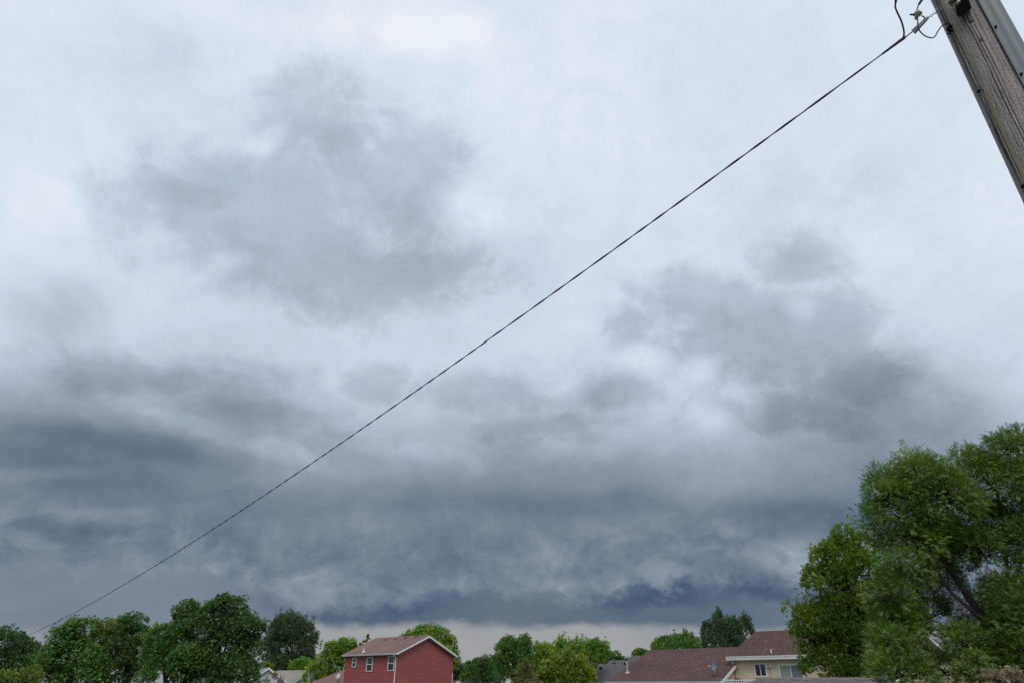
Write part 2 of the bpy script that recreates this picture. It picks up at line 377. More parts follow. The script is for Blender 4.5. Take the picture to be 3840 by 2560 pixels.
# ------------------------------------------------------------------ mesh helpers
class MB:
    def __init__(s): s.v = []; s.f = []
    def add(s, vs_, fs):
        o = len(s.v); s.v += [tuple(v) for v in vs_]; s.f += [tuple(i + o for i in f) for f in fs]; return s
    def quad(s, a, b, c, d): return s.add([a, b, c, d], [(0, 1, 2, 3)])
    def poly(s, pts): return s.add(pts, [tuple(range(len(pts)))])
    def slab(s, pts, off):
        """closed plate: polygon pushed along off"""
        n = len(pts); off = Vector(off)
        q = [Vector(p) for p in pts]
        return s.add(q + [p + off for p in q], [tuple(range(n))[::-1], tuple(range(n, 2 * n))] + [(i, (i + 1) % n, n + (i + 1) % n, n + i) for i in range(n)])
    def box(s, o, x, y, z):
        o, x, y, z = Vector(o), Vector(x), Vector(y), Vector(z)
        return s.slab([o, o + x, o + x + y, o + y], z)
    def beam(s, p, q, w, h, up=(0, 0, 1)):
        p, q = Vector(p), Vector(q); d = (q - p).normalized(); up = Vector(up)
        sd = d.cross(up)
        if sd.length < 1e-4: sd = d.cross(Vector((1, 0, 0)))
        sd.normalize(); u = sd.cross(d).normalized()
        a = p - sd * (w / 2) - u * (h / 2)
        return s.slab([a, a + sd * w, a + sd * w + u * h, a + u * h], q - p)
    def tube(s, pts, rad, seg=8, caps=True):
        pts = [Vector(p) for p in pts]; n = len(pts)
        if not hasattr(rad, '__len__'): rad = [rad] * n
        rings = []; ref = None
        for i in range(n):
            d = (pts[min(i + 1, n - 1)] - pts[max(i - 1, 0)]).normalized()
            if ref is None: ref = d.cross(Vector((0, 0, 1)) if abs(d.z) < .9 else Vector((1, 0, 0))).normalized()
            ref = (ref - d * ref.dot(d)).normalized(); b = d.cross(ref)
            rings.append([pts[i] + (ref * math.cos(2 * math.pi * k / seg) + b * math.sin(2 * math.pi * k / seg)) * rad[i] for k in range(seg)])
        f = [(i * seg + k, i * seg + (k + 1) % seg, (i + 1) * seg + (k + 1) % seg, (i + 1) * seg + k) for i in range(n - 1) for k in range(seg)]
        if caps: f += [tuple(range(seg))[::-1], tuple((n - 1) * seg + k for k in range(seg))]
        return s.add([v for r in rings for v in r], f)
    def lathe(s, o, axis, prof_, seg=16):
        """turned shape: prof_ = [(along, radius)]"""
        o, axis = Vector(o), Vector(axis).normalized()
        return s.tube([o + axis * a for a, r in prof_], [max(r, 1e-4) for a, r in prof_], seg)
    def build(s, name, mat, parent=None, smooth=False, origin=None):
        me = bpy.data.meshes.new(name)
        o = bpy.data.objects.new(name, me)
        base_ = Vector(origin) if origin is not None else (Vector(parent['_w']) if parent is not None and '_w' in parent else Vector((0, 0, 0)))
        me.from_pydata([tuple(Vector(v) - base_) for v in s.v], [], s.f)
        me.validate(); me.update()
        if smooth:
            for p in me.polygons: p.use_smooth = True
        me.materials.append(mat); col.objects.link(o)
        if parent is not None: o.parent = parent
        else: o.location = base_
        if parent is not None: o['_w'] = tuple(base_)
        return o

def tag(o, label, cat=None, group=None, kind=None):
    if label: o['label'] = label
    if cat: o['category'] = cat
    if group: o['group'] = group
    if kind: o['kind'] = kind
    return o
def thing(name, loc, label, cat, group=None):
    o = bpy.data.objects.new(name, None); o.empty_display_size = .3
    o.location = loc; col.objects.link(o); o['_w'] = tuple(loc)
    return tag(o, label, cat, group)

def smooth_curve(pts, n=8):
    """Catmull-Rom through points"""
    P = [Vector(p) for p in pts]; P = [P[0] * 2 - P[1]] + P + [P[-1] * 2 - P[-2]]
    out = []
    for i in range(1, len(P) - 2):
        a, b, c, d = P[i - 1:i + 3]
        for k in range(n):
            t = k / n
            out.append(.5 * ((2 * b) + (c - a) * t + (2 * a - 5 * b + 4 * c - d) * t * t + (3 * b - a - 3 * c + d) * t ** 3))
    out.append(P[-2]); return out

# ------------------------------------------------------------------ ground
def ground_z(x, y):
    d = math.hypot(x, y); t = max(0.0, min(1.0, (d - 8) / 40.0))
    return -.55 * t * t * (3 - 2 * t)
gm = MB()
radii = [0.01, 4, 8, 12, 16, 20, 26, 32, 40, 50, 65, 80, 100, 130, 180, 260, 400, 700, 1300, 2500, 5000]
SEG = 48
for r in radii:
    for k in range(SEG):
        a = 2 * math.pi * k / SEG; x, y = r * math.sin(a), r * math.cos(a)
        gm.v.append((x, y, ground_z(x, y)))
for i in range(len(radii) - 1):
    for k in range(SEG):
        gm.f.append((i * SEG + k, (i + 1) * SEG + k, (i + 1) * SEG + (k + 1) % SEG, i * SEG + (k + 1) % SEG))
tag(gm.build('ground', M['grass'], smooth=True), 'mown grass of the back gardens and the land around the houses', kind='structure')

# ------------------------------------------------------------------ buildings
YAW = math.radians(38)
GV = Vector((math.sin(YAW), math.cos(YAW), 0))      # away from the viewer, to the right
LV = Vector((-math.cos(YAW), math.sin(YAW), 0))     # away from the viewer, to the left
UP = Vector((0, 0, 1))

def siding(P, d, n, outline, pitch, name, mat, parent):
    """lapped boards on a wall: P foot of the wall, d along, n outward, outline = [(s, z)] top edge left to right"""
    mb = MB(); zmax = max(z for s, z in outline); z0 = 0.0
    def span(z):
        # s-range where the wall is at least z high (convex outline)
        xs = []
        for (a, za), (b, zb) in zip(outline, outline[1:]):
            if za >= z: xs.append(a)
            if zb >= z: xs.append(b)
            if (za - z) * (zb - z) < 0: xs.append(a + (b - a) * (z - za) / (zb - za))
        return (min(xs), max(xs)) if len(xs) > 1 else None
    while z0 < zmax - .02:
        z1 = min(z0 + pitch, zmax)
        s0 = span(z0 + .001); s1 = span(z1 - .001)
        if s0 and s1:
            lo0, lo1 = P + d * s0[0] + UP * z0 + n * .018, P + d * s0[1] + UP * z0 + n * .018
            hi0, hi1 = P + d * s1[0] + UP * z1 + n * .003, P + d * s1[1] + UP * z1 + n * .003
            b0, b1 = P + d * s0[0] + UP * z0 - n * .08, P + d * s0[1] + UP * z0 - n * .08
            t0, t1 = P + d * s1[0] + UP * z1 - n * .08, P + d * s1[1] + UP * z1 - n * .08
            mb.add([lo0, lo1, hi1, hi0, b0, b1, t1, t0], [(0, 1, 2, 3), (0, 4, 5, 1), (0, 3, 7, 4), (1, 5, 6, 2)])
        z0 = z1
    o = mb.build(name, mat, parent)
    return o

def window(C, d, n, w, h, parent, grid=True, split=.5, vertical=False, pane_mats=None, frame=.07):
    """framed window: C centre on the wall, d along, n outward"""
    fr = MB(); t = .05
    a = C - d * (w / 2) - UP * (h / 2)
    fr.box(a + n * .02, d * frame, UP * h, n * t); fr.box(a + d * (w - frame) + n * .02, d * frame, UP * h, n * t)
    fr.box(a + d * frame + n * .02, d * (w - 2 * frame), UP * frame, n * t)
    fr.box(a + d * frame + UP * (h - frame) + n * .02, d * (w - 2 * frame), UP * frame, n * t)
    root = fr.build('window', M['white_trim'], parent)
    iw, ih = w - 2 * frame, h - 2 * frame; a2 = a + d * frame + UP * frame
    ml = MB(); pm = pane_mats or [M['glass'], M['glass']]
    if vertical:
        ml.box(a2 + d * (iw * split - .035) + n * .021, d * .07, UP * ih, n * (t - .004))
        r1 = (a2 + n * .024, d * (iw * split - .035), UP * ih); r2 = (a2 + d * (iw * split + .035) + n * .024, d * (iw * (1 - split) - .035), UP * ih)
    else:
        ml.box(a2 + UP * (ih * split - .035) + n * .021, d * iw, UP * .07, n * (t - .004))
        r1 = (a2 + n * .024, d * iw, UP * (ih * split - .035)); r2 = (a2 + UP * (ih * split + .035) + n * .024, d * iw, UP * (ih * (1 - split) - .035))
    ml.build('mullion', M['white_trim'], root)
    for (o_, x_, y_), pm_ in zip((r1, r2), pm):
        p_ = MB().box(o_, x_, y_, n * .008).build('pane', pm_, root)
    if grid:
        gb = MB(); o_, x_, y_ = r2
        for k in (1, 2): gb.box(o_ + y_ * (k / 3) - UP * .008 + n * .009, x_, UP * .016, n * .008)
        gb.box(o_ + x_ * .5 - d * .008 + n * .0095, d * .016, y_, n * .008)
        gb.build('glazing_bars', M['pipe_grey'], root)
    return root

def roof_plane(pts, thick, name, mat, parent):
    P_ = [Vector(p) for p in pts]
    nn = (P_[1] - P_[0]).cross(P_[2] - P_[0]).normalized()
    if nn.z < 0: nn = -nn
    return MB().slab([p - nn * thick for p in P_], nn * thick).build(name, mat, parent)

def gutter(p, q, out, parent, mat='white_trim', h=.15, name='gutter'):
    p, q, out = Vector(p), Vector(q), Vector(out)
    mb = MB(); dn = UP * -h
    mb.slab([p, p + out * .125, p + out * .125 - UP * .045, p + out * .10 - UP * .07, p + out * .08 - UP * h, p - UP * h], q - p)
    return mb.build(name, M[mat], parent)

def satellite_dish(base, face, arm_dir, size, mat_key, label):
    base, face = Vector(base), Vector(face).normalized()
    t = thing('satellite_dish', base, label, 'satellite dish')
    c = base + UP * (size * .85) + face * .10
    MB().tube(smooth_curve([base - UP * .08, base + UP * .2, base + UP * (size * .55) - face * .02, c - face * .05], 4), .022, 8).build('mast', M['dark_metal'], t)
    MB().box(base - Vector((.10, .10, .10)), (.2, 0, 0), (0, .2, 0), (0, 0, .04)).build('foot', M['dark_metal'], t)
    # shallow bowl, slightly taller than wide
    side = face.cross(UP).normalized(); upv = side.cross(face).normalized()
    mb = MB(); RN, SN = 6, 24; R = size / 2
    for back in (0, 1):
        for i in range(RN + 1):
            r = i / RN
            for k in range(SN):
                a = 2 * math.pi * k / SN
                mb.v.append(tuple(c + side * (R * .88 * r * math.cos(a)) + upv * (R * r * math.sin(a)) + face * (R * .28 * r * r - back * .018)))
    st = (RN + 1) * SN
    for b in (0, 1):
        for i in range(RN):
            for k in range(SN):
                mb.f.append(tuple(b * st + j for j in (i * SN + k, i * SN + (k + 1) % SN, (i + 1) * SN + (k + 1) % SN, (i + 1) * SN + k)))
    for k in range(SN): mb.f.append((RN * SN + k, RN * SN + (k + 1) % SN, st + RN * SN + (k + 1) % SN, st + RN * SN + k))
    mb.build('bowl', M[mat_key], t, smooth=True)
    tip = c - upv * (R * .55) + face * (R * 1.25)
    MB().tube([c - upv * R * .95 + face * .02, tip], .014, 6).build('feed_arm', M['pipe_grey'], t)
    hd = tip + upv * .04
    MB().lathe(hd + face * .08, -face, [(0, .03), (.02, .05), (.10, .055), (.16, .035), (.17, .01)], 10).build('feed_horn', M['white_trim'], t)
    MB().box(hd - side * .09 - upv * .04 + face * .03, side * .18, upv * .08, face * .06).build('feed_bracket', M['white_dull'], t)
    return t

def project(p):
    q = Vector(p) - Vector((0, 0, EYE)); d = q.y * CP + q.z * SP
    return (1920 + F * q.x / d, 1280 - F * (q.z * CP - q.y * SP) / d)

# ---- red two-storey house --------------------------------------------------
def solve_s(P, d, px):
    """distance along d from P (same height) that shows at column px"""
    o = P - Vector((0, 0, EYE)); k = (px - 1920) / F
    # (o.x + s d.x) = k (o.y CP + o.z SP + s d.y CP)
    return (k * (o.y * CP + o.z * SP) - o.x) / (d.x - k * d.y * CP)

def red_house():
    N = atd(1489, 2446, 68.0)                       # top of the wall at the near corner
    eave = N.z
    L = solve_s(N, LV, 1300); W = solve_s(N, GV, 1699)
    gz = ground_z(N.x, N.y) - .1
    foot = Vector((N.x, N.y, gz)); H = eave - gz
    t = thing('red_house', foot, 'two-storey house with dark red lap siding, brown shingle roof and white trim', 'house')
    # ridge height from the picture
    mid = N + GV * (W / 2)
    ridge = on_plane(1607, 2386, mid, Vector((0, -1, 0))).z
    over = .32
    rise = ridge - eave; slope = rise / (W / 2)
    hz = eave - foot.z
    w1 = siding(foot, LV, -GV, [(0, hz), (L, hz)], .125, 'left_wall', M['red_siding'], t)
    w2 = siding(foot, GV, -LV, [(0, hz), (W / 2, hz + rise - .05), (W, hz)], .125, 'gable_wall', M['red_siding'], t)
    tag(w2, 'blank gable wall of dark red lap siding'); tag(w1, 'red wall with three white windows')
    # unseen far walls close the volume
    MB().box(foot + LV * (L - .1) + GV * .1, GV * (W - .2), LV * .08, UP * (hz - .05)).build('rear_wall', M['red_siding'], t)
    MB().box(foot + GV * (W - .1) + LV * .1, LV * (L - .3), GV * .08, UP * (hz - .05)).build('rear_wall', M['red_siding'], t)
    for c, d1, d2 in ((foot, LV, GV), (foot + LV * L, -LV, GV), (foot + GV * W, LV, -GV)):
        e1, e2 = -d1 * .032, -d2 * .032
        q = [c + e1 + e2, c + e2 + d1 * .09, c + d1 * .09, c + d2 * .09, c + e1 + d2 * .09]
        MB().slab([c + e1 + e2, c + d1 * .09 + e2, c + d1 * .09 - d2 * .004, c - d1 * .004 - d2 * .004, c - d1 * .004 + d2 * .09, c + e1 + d2 * .09], UP * (hz - .02)).build('corner_board', M['red_siding'], t)
    # roof: two planes
    a0 = N - GV * over - LV * over - UP * (over * slope) + UP * .16
    a1 = N + LV * (L + over) - GV * over - UP * (over * slope) + UP * .16
    r0 = mid - LV * over + UP * (rise + .16); r1 = mid + LV * (L + over) + UP * (rise + .16)
    b0 = N + GV * (W + over) - LV * over - UP * (over * slope) + UP * .16
    b1 = b0 + LV * (L + 2 * over)
    rf = roof_plane([a0, a1, r1, r0], .07, 'roof', M['roof_red'], t)
    roof_plane([b0, r0, r1, b1], .07, 'roof', M['roof_red'], t)
    MB().tube([r0 - UP * .03, r1 - UP * .03], .05, 6).build('ridge_cap', M['roof_red'], t)
    # rake boards on the gable
    for p, q, nm in ((a0, r0, 'rake_board'), (r0, b0, 'rake_board')):
        d = (q - p); e = UP * -.24
        MB().slab([p - LV * .015 - UP * .06, q - LV * .015 - UP * .06, q - LV * .015 + e, p - LV * .015 + e], -LV * .035).build(nm, M['white_trim'], t)
    # soffit under the rakes and eave
    for p, q in ((a0, r0), (b0, r0)):
        e = UP * -.235
        MB().slab([p + e, q + e, q + e + LV * over, p + e + LV * over], UP * .02).build('soffit', M['soffit'], t)
    e = UP * -.20
    MB().slab([a0 + e + GV * .01, a1 + e + GV * .01, a1 + e + GV * over, a0 + e + GV * over], UP * .02).build('soffit', M['soffit'], t)
    MB().slab([a0 - UP * .06 + GV * .005, a1 - UP * .06 + GV * .005, a1 - UP * .21 + GV * .005, a0 - UP * .21 + GV * .005], GV * .03).build('fascia', M['white_trim'], t)
    gutter(a0 - UP * .05, a1 - UP * .05, -GV, t)
    gutter(b1 - UP * .05, b0 - UP * .05, GV, t)
    # downspout by the near corner
    s0 = N - GV * (over - .0) + LV * .02 - UP * (over * slope + .02)
    wl = N - GV * .07 + LV * .05
    MB().tube(smooth_curve([s0 - GV * .05, s0 - UP * .12 - GV * .05, wl - UP * .42, wl - UP * .60, wl - UP * 2.2, Vector((wl.x, wl.y, gz + .2))], 4), .052, 8).build('downspout', M['white_trim'], t, smooth=True)
    # windows on the left wall (wall plane normal -GV)
    for (x0, y0, x1, y1, gr) in ((1322, 2465, 1337, 2500, True), (1376, 2462, 1398, 2516, True), (1456, 2458, 1479, 2513, True)):
        c = on_plane((x0 + x1) / 2, (y0 + y1) / 2, foot, GV)
        lo = on_plane((x0 + x1) / 2, y1, foot, GV).z; hi = on_plane((x0 + x1) / 2, y0, foot, GV).z
        wA = (on_plane(x1, y1, foot, GV) - on_plane(x0, y1, foot, GV)); wA.z = 0
        window(c, LV, -GV, wA.length * 1.02, hi - lo, t, gr)
    # roof furniture
    rn = (r0 - a0).cross(a1 - a0).normalized()
    if rn.z < 0: rn = -rn
    for px, py in ((1442, 2397), (1481, 2394), (1519, 2391), (1558, 2388)):
        p = on_plane(px, py + 2, a0, rn); sd = LV; upv = rn.cross(LV).normalized()
        if upv.z < 0: upv = -upv
        mb = MB().slab([p - sd * .2, p + sd * .2, p + sd * .17 + upv * .34 , p - sd * .17 + upv * .34], rn * .10)
        mb.build('roof_vent', M['roof_red'], t)
    p = on_plane(1363, 2443, a0, rn)
    MB().tube([p - UP * .1, p + UP * .42], .05, 10).build('vent_pipe', M['white_trim'], t)
    MB().lathe(p - rn * .02, rn, [(0, .20), (.03, .19), (.06, .09), (.14, .06)], 12).build('pipe_flashing', M['white_dull'], t)
    # return and meter pipe at the far side of the gable wall
    e2 = foot + GV * (W - .06) - LV * .06
    MB().tube([e2 + UP * (hz - 2.9), e2 + UP * (hz - 1.75), e2 + UP * (hz - 1.72)], [.055, .055, .09], 8).build('meter_pipe', M['white_dull'], t)
    MB().tube(smooth_curve([b0 - UP * .2 + LV * .2 , b0 - UP * .36 - GV * .1 + LV * .2, foot + GV * (W + .06) + LV * .15 + UP * (hz - .5), foot + GV * (W + .06) + LV * .15 + UP * .3], 4), .05, 8).build('downspout', M['white_trim'], t, smooth=True)
    # porch lamp low on the corner
    pl = on_plane(1478, 2556, foot, GV) - GV * .05
    MB().lathe(pl - UP * .1, UP, [(0, .03), (.03, .07), (.16, .08), (.2, .03), (.24, .01)], 10).build('porch_lamp', M['dish_pale'], t)
    # one-storey wing on the left, hipped brown roof
    c0 = foot + LV * (L + .02)
    q0 = on_plane(1297, 2506, c0 + GV * 6.5, GV)
    sl_ = .5
    nrm = LV.cross(-GV - UP * sl_).normalized()
    C_ = on_plane(1152, 2563, q0, nrm)
    hipv = (C_ - q0) * 1.35; C_ = q0 + hipv
    fr_ = -(hipv.dot(GV)); le_ = hipv.dot(LV)
    Ew = q0 - GV * fr_ - UP * (fr_ * sl_)
    rp = roof_plane([q0 - LV * 3.5, q0, C_, Ew - LV * 3.5], .08, 'wing_roof', M['roof_red'], t)
    tag(rp, 'low brown shingle roof of the one-storey wing')
    roof_plane([q0, C_ + GV * (2 * fr_), C_], .08, 'wing_roof', M['roof_red'], t)
    roof_plane([q0, Ew + GV * (2 * fr_), C_ + GV * (2 * fr_)], .08, 'wing_roof', M['roof_red'], t)
    wz = C_.z - .2
    MB().box(Vector((Ew.x, Ew.y, gz)) + GV * .4 + LV * .05, LV * (le_ - .5), GV * (2 * fr_ - .8), UP * max(.6, wz - gz)).build('wing_wall', M['red_siding'], t)
    dp = on_plane(1270, 2553, q0, nrm)
    satellite_dish(dp, Vector((-.45, -.8, .35)), None, .60, 'dish_pale', 'pale round satellite dish on the low brown roof left of the red house')
    return t
red_house()

# ---- tan house on the right ------------------------------------------------
def tan_house():
    RV = -LV                                            # along the front, towards the viewer's right and nearer
    E1 = atd(2703, 2553, 62.0)                          # right end of the low eave
    s_l = solve_s(E1, LV, 2268)
    E0 = E1 + LV * s_l
    gz = ground_z(E1.x, E1.y) - .6
    t = thing('tan_house', Vector((E1.x, E1.y, gz)), 'tan lap-sided house with stepped maroon shingle roof and white gutters', 'house')
    run = 9.0
    # front roof plane of the low block, hipped on the left
    R1 = on_plane(2776, 2424, E1 + GV * run, GV)
    rz = R1.z
    R0 = on_plane(2437, 2438, E1 + GV * run, GV); R0.z = rz
    R1 = R1 + RV * 1.2
    X1 = E1 + GV * run; X1.z = rz
    RR = R1
    eave_top = E1.z
    rn = (R0 - E0).cross(E1 - E0).normalized()
    if rn.z < 0: rn = -rn
    slope = (rz - eave_top) / run
    # right edge of the front plane is a raking verge that meets the tall wall
    setback = 4.3
    V = E1 + GV * setback + UP * (setback * slope)
    lowr = roof_plane([E0, E1, V, R1 + UP * 0, R0], .09, 'low_roof', M['roof_tan'], t)
    tag(lowr, 'long low maroon shingle roof with satellite dish')
    hipb = E0 + GV * (run * 2)
    roof_plane([E0, R0, hipb], .09, 'low_roof_hip', M['roof_tan'], t)
    roof_plane([R0, R1, E1 + GV * (run * 2) + RV * 1.2, hipb], .09, 'low_roof_rear', M['roof_tan'], t)
    MB().tube([R0 + LV * .0 - UP * .03, R1 - UP * .03], .055, 6).build('ridge_cap', M['roof_tan'], t)
    MB().beam(E0 + UP * -.10 + GV * .02, E1 + UP * -.10 + GV * .02, .03, .22).build('fascia', M['white_trim'], t)
    gutter(E0 - UP * .02, E1 - UP * .02, -GV, t, h=.25)
    # verge board and triangular cheek wall under it
    MB().slab([E1 - UP * .02 + RV * .012, V - UP * .02 + RV * .012, V - UP * .30 + RV * .012, E1 - UP * .30 + RV * .012], RV * .04).build('verge_board', M['white_trim'], t)
    lowwall = Vector((E1.x, E1.y, gz)) + GV * .45 + LV * .3
    hw = eave_top - gz - .1
    siding(lowwall, GV, RV, [(0, hw), (setback - .30, hw + (setback - .45) * slope - .05), (setback - .25, hw + (setback - .45) * slope - .05)], .135, 'cheek_wall', M['tan_siding'], t)
    siding(Vector((E0.x, E0.y, gz)) + GV * .5 + RV * .5, RV, -GV, [(0, hw - .05), (s_l - .9, hw - .05)], .18, 'low_wall', M['tan_shade'], t)
    MB().slab([E0 + GV * .02 - UP * .20, E1 + GV * .02 - UP * .20, E1 + GV * .5 - UP * .20, E0 + GV * .5 - UP * .20], UP * .02).build('soffit', M['soffit'], t)
    # tall block: wall plane set back from the low eave
    WP = E1 + GV * setback
    a = on_plane(2752, 2487, WP, GV); c = solve_s(Vector((a.x, a.y, a.z)), RV, 3330)
    top = on_plane(2800, 2473, WP, GV).z
    foot = Vector((a.x, a.y, gz))
    siding(foot, RV, -GV, [(0, top - gz), (c, top - gz)], .135, 'tall_wall', M['tan_siding'], t)
    MB().box(foot + RV * .02 + GV * .1, GV * 8.0, RV * .08, UP * (top - gz - .1)).build('side_wall', M['tan_siding'], t)
    MB().box(foot + RV * (c - .1) + GV * .1, GV * 8.0, RV * .08, UP * (top - gz - .1)).build('side_wall', M['tan_siding'], t)
    oh = .55
    U0 = on_plane(2722, 2463, WP - GV * oh, GV); U1 = on_plane(3000, 2454, WP - GV * oh, GV)
    uz = (U0.z + U1.z) / 2; U0.z = uz
    Ue = U0 + RV * (c + 1.0)
    urun = 4.9
    T0 = on_plane(2834, 2367, WP + GV * (urun - oh), GV); tz = T0.z
    T1 = Vector((Ue.x, Ue.y, tz)) + GV * urun - RV * ((T0 - (U0 + GV * urun)).dot(RV))
    if (T1 - T0).dot(RV) < 1.0: T1 = T0 + RV * 1.5
    U0.z = uz; Ue.z = uz
    up_ = roof_plane([U0, Ue, T1, T0], .09, 'tall_roof', M['roof_tan'], t)
    tag(up_, 'upper hipped maroon shingle roof')
    B0 = U0 + GV * (2 * urun); B1 = Ue + GV * (2 * urun)
    roof_plane([U0, T0, B0], .09, 'tall_roof_hip', M['roof_tan'], t)
    roof_plane([Ue, B1, T1], .09, 'tall_roof_hip', M['roof_tan'], t)
    roof_plane([T0, T1, B1, B0], .09, 'tall_roof_rear', M['roof_tan'], t)
    MB().tube([T0 - UP * .03, T1 - UP * .03], .055, 6).build('ridge_cap', M['roof_tan'], t)
    MB().beam(U0 + UP * -.10 + GV * .02, Ue + UP * -.10 + GV * .02, .03, .26).build('fascia', M['white_trim'], t)
    gutter(U0 - UP * .02, Ue - UP * .02, -GV, t, h=.28)
    MB().slab([U0 + GV * .03 - UP * .2, Ue + GV * .03 - UP * .2, Ue + GV * (oh + .02) - UP * .2, U0 + GV * (oh + .02) - UP * .2], UP * .02).build('soffit', M['soffit'], t)
    cb = on_plane(2750, 2476, WP, GV)
    MB().box(cb - GV * .35 - RV * .06, RV * .14, GV * .3, UP * -.32).build('soffit_return', M['white_trim'], t)
    # windows
    def win(x0, y0, x1, y1, **kw):
        cc = on_plane((x0 + x1) / 2, (y0 + y1) / 2, WP, GV)
        w_ = on_plane(x1, y1, WP, GV) - on_plane(x0, y1, WP, GV); w_.z = 0
        hh = on_plane((x0 + x1) / 2, y0, WP, GV).z - on_plane((x0 + x1) / 2, y1, WP, GV).z
        return window(cc, RV, -GV, w_.length, hh, t, grid=False, vertical=True, **kw)
    win(2829, 2484, 2876, 2537, frame=.12)
    wd = win(2924, 2488, 3016, 2575, frame=.11, pane_mats=[M['blind'], M['blind_dark']])
    wd.name = 'sliding_door'; tag(wd, 'white sliding door with a pale green blind')
    # twin flood lamp and its cable
    fl = on_plane(2885, 2497, WP, GV) - GV * .06
    lamp = MB().box(fl - RV * .06 - UP * .06, RV * .12, UP * .12, -GV * .06).build('flood_lamp', M['white_dull'], t)
    for sgn in (-1, 1):
        ax_ = (RV * sgn * .6 - GV * .7 - UP * .25).normalized()
        MB().lathe(fl + RV * sgn * .05 - GV * .06 + UP * .03, ax_, [(0, .03), (.06, .045), (.16, .09), (.2, .095), (.205, .01)], 10).build('lamp_head', M['white_dull'], lamp)
    MB().tube([fl - UP * .06 + GV * .01, fl - UP * .5, fl - UP * 1.5 + RV * .03], .02, 6).build('lamp_cable', M['tan_shade'], t)
    # vents
    p = on_plane(2353, 2520, E1, rn)
    vp = MB().tube([p - UP * .1, p + UP * 1.12], .085, 12).build('vent_pipe', M['pipe_grey'], t)
    MB().lathe(p + UP * 1.10, UP, [(0, .075), (.05, .12), (.07, .12), (.10, .07), (.20, .06), (.24, .10), (.28, .09), (.30, .01)], 12).build('vent_cap', M['dark_metal'], vp)
    MB().lathe(p - rn * .02, rn, [(0, .27), (.04, .25), (.09, .12), (.2, .10)], 14).build('vent_flashing', M['clamp_body'], t)
    rn2 = (T0 - U0).cross(Ue - U0).normalized()
    if rn2.z < 0: rn2 = -rn2
    p = on_plane(2893, 2447, U0, rn2)
    MB().tube([p - UP * .1, p + UP * .34], .06, 10).build('vent_pipe', M['white_trim'], t)
    dpt = on_plane(2692, 2534, E1, rn)
    satellite_dish(dpt, Vector((-.85, -.25, .28)), None, 1.0, 'dish_grey', 'grey satellite dish seen side-on on the low maroon roof')
    return t, WP, RV, gz
TH, TWP, TRV, TGZ = tan_house()

# deck railing in front of the cheek wall
def deck_railing():
    p0 = on_plane(2700, 2551, TWP - GV * 3.9, GV); p1 = on_plane(2850, 2549, TWP - GV * 3.9, GV); p1.z = p0.z
    gz = TGZ; d = (p1 - p0).normalized(); L = (p1 - p0).length
    t = thing('deck_railing', Vector((p0.x, p0.y, gz)), 'white vertical-slat railing in front of the tan house below its window', 'railing')
    MB().box(p0 - GV * .06, d * L, GV * .12, UP * .10).build('top_rail', M['white_trim'], t)
    MB().box(p0 - GV * .03 - UP * 1.0, d * L, GV * .06, UP * .08).build('bottom_rail', M['white_trim'], t)
    n = int(L / .21)
    first = None
    for k in range(n):
        if first is None:
            first = MB().box(p0 + d * .02 - GV * .02 - UP * .92, d * .135, GV * .03, UP * .92).build('slat', M['white_trim'], t)
        else:
            o = first.copy(); o.location = first.location + d * (.21 * k); col.objects.link(o)
    for q in (p0, p1):
        MB().box(q - d * .06 - GV * .05 - UP * (q.z - gz), d * .12, GV * .1, UP * (q.z - gz - .004)).build('post', M['white_trim'], t)
    # dark covered grill behind the railing
    gp = on_plane(2764, 2549, TWP - GV * 2.4, GV)
    w = .45; base_z = gp.z - .75
    gt = thing('covered_grill', Vector((gp.x, gp.y, TGZ)), 'black domed grill lid just above the white railing by the tan wall', 'grill')
    mb = MB(); prof_ = []
    for k in range(9):
        a = math.pi * k / 8
        prof_.append(gp - UP * .12 - d * (w * math.cos(a)) * .98 + UP * (.30 * math.sin(a) ** .7 * (1.0 if a < 1.9 else .86)))
    mb.slab(prof_, GV * .5).build('lid', M['grill'], gt)
    MB().box(gp - d * w - UP * .55, d * 2 * w, GV * .5, UP * .425).build('body', M['grill'], gt)
    for q in (-w, w - .06):
        MB().box(gp + d * q - UP * (gp.z - TGZ) + GV * .05, d * .06, GV * .4, UP * (gp.z - TGZ - .56)).build('leg', M['grill'], gt)
deck_railing()

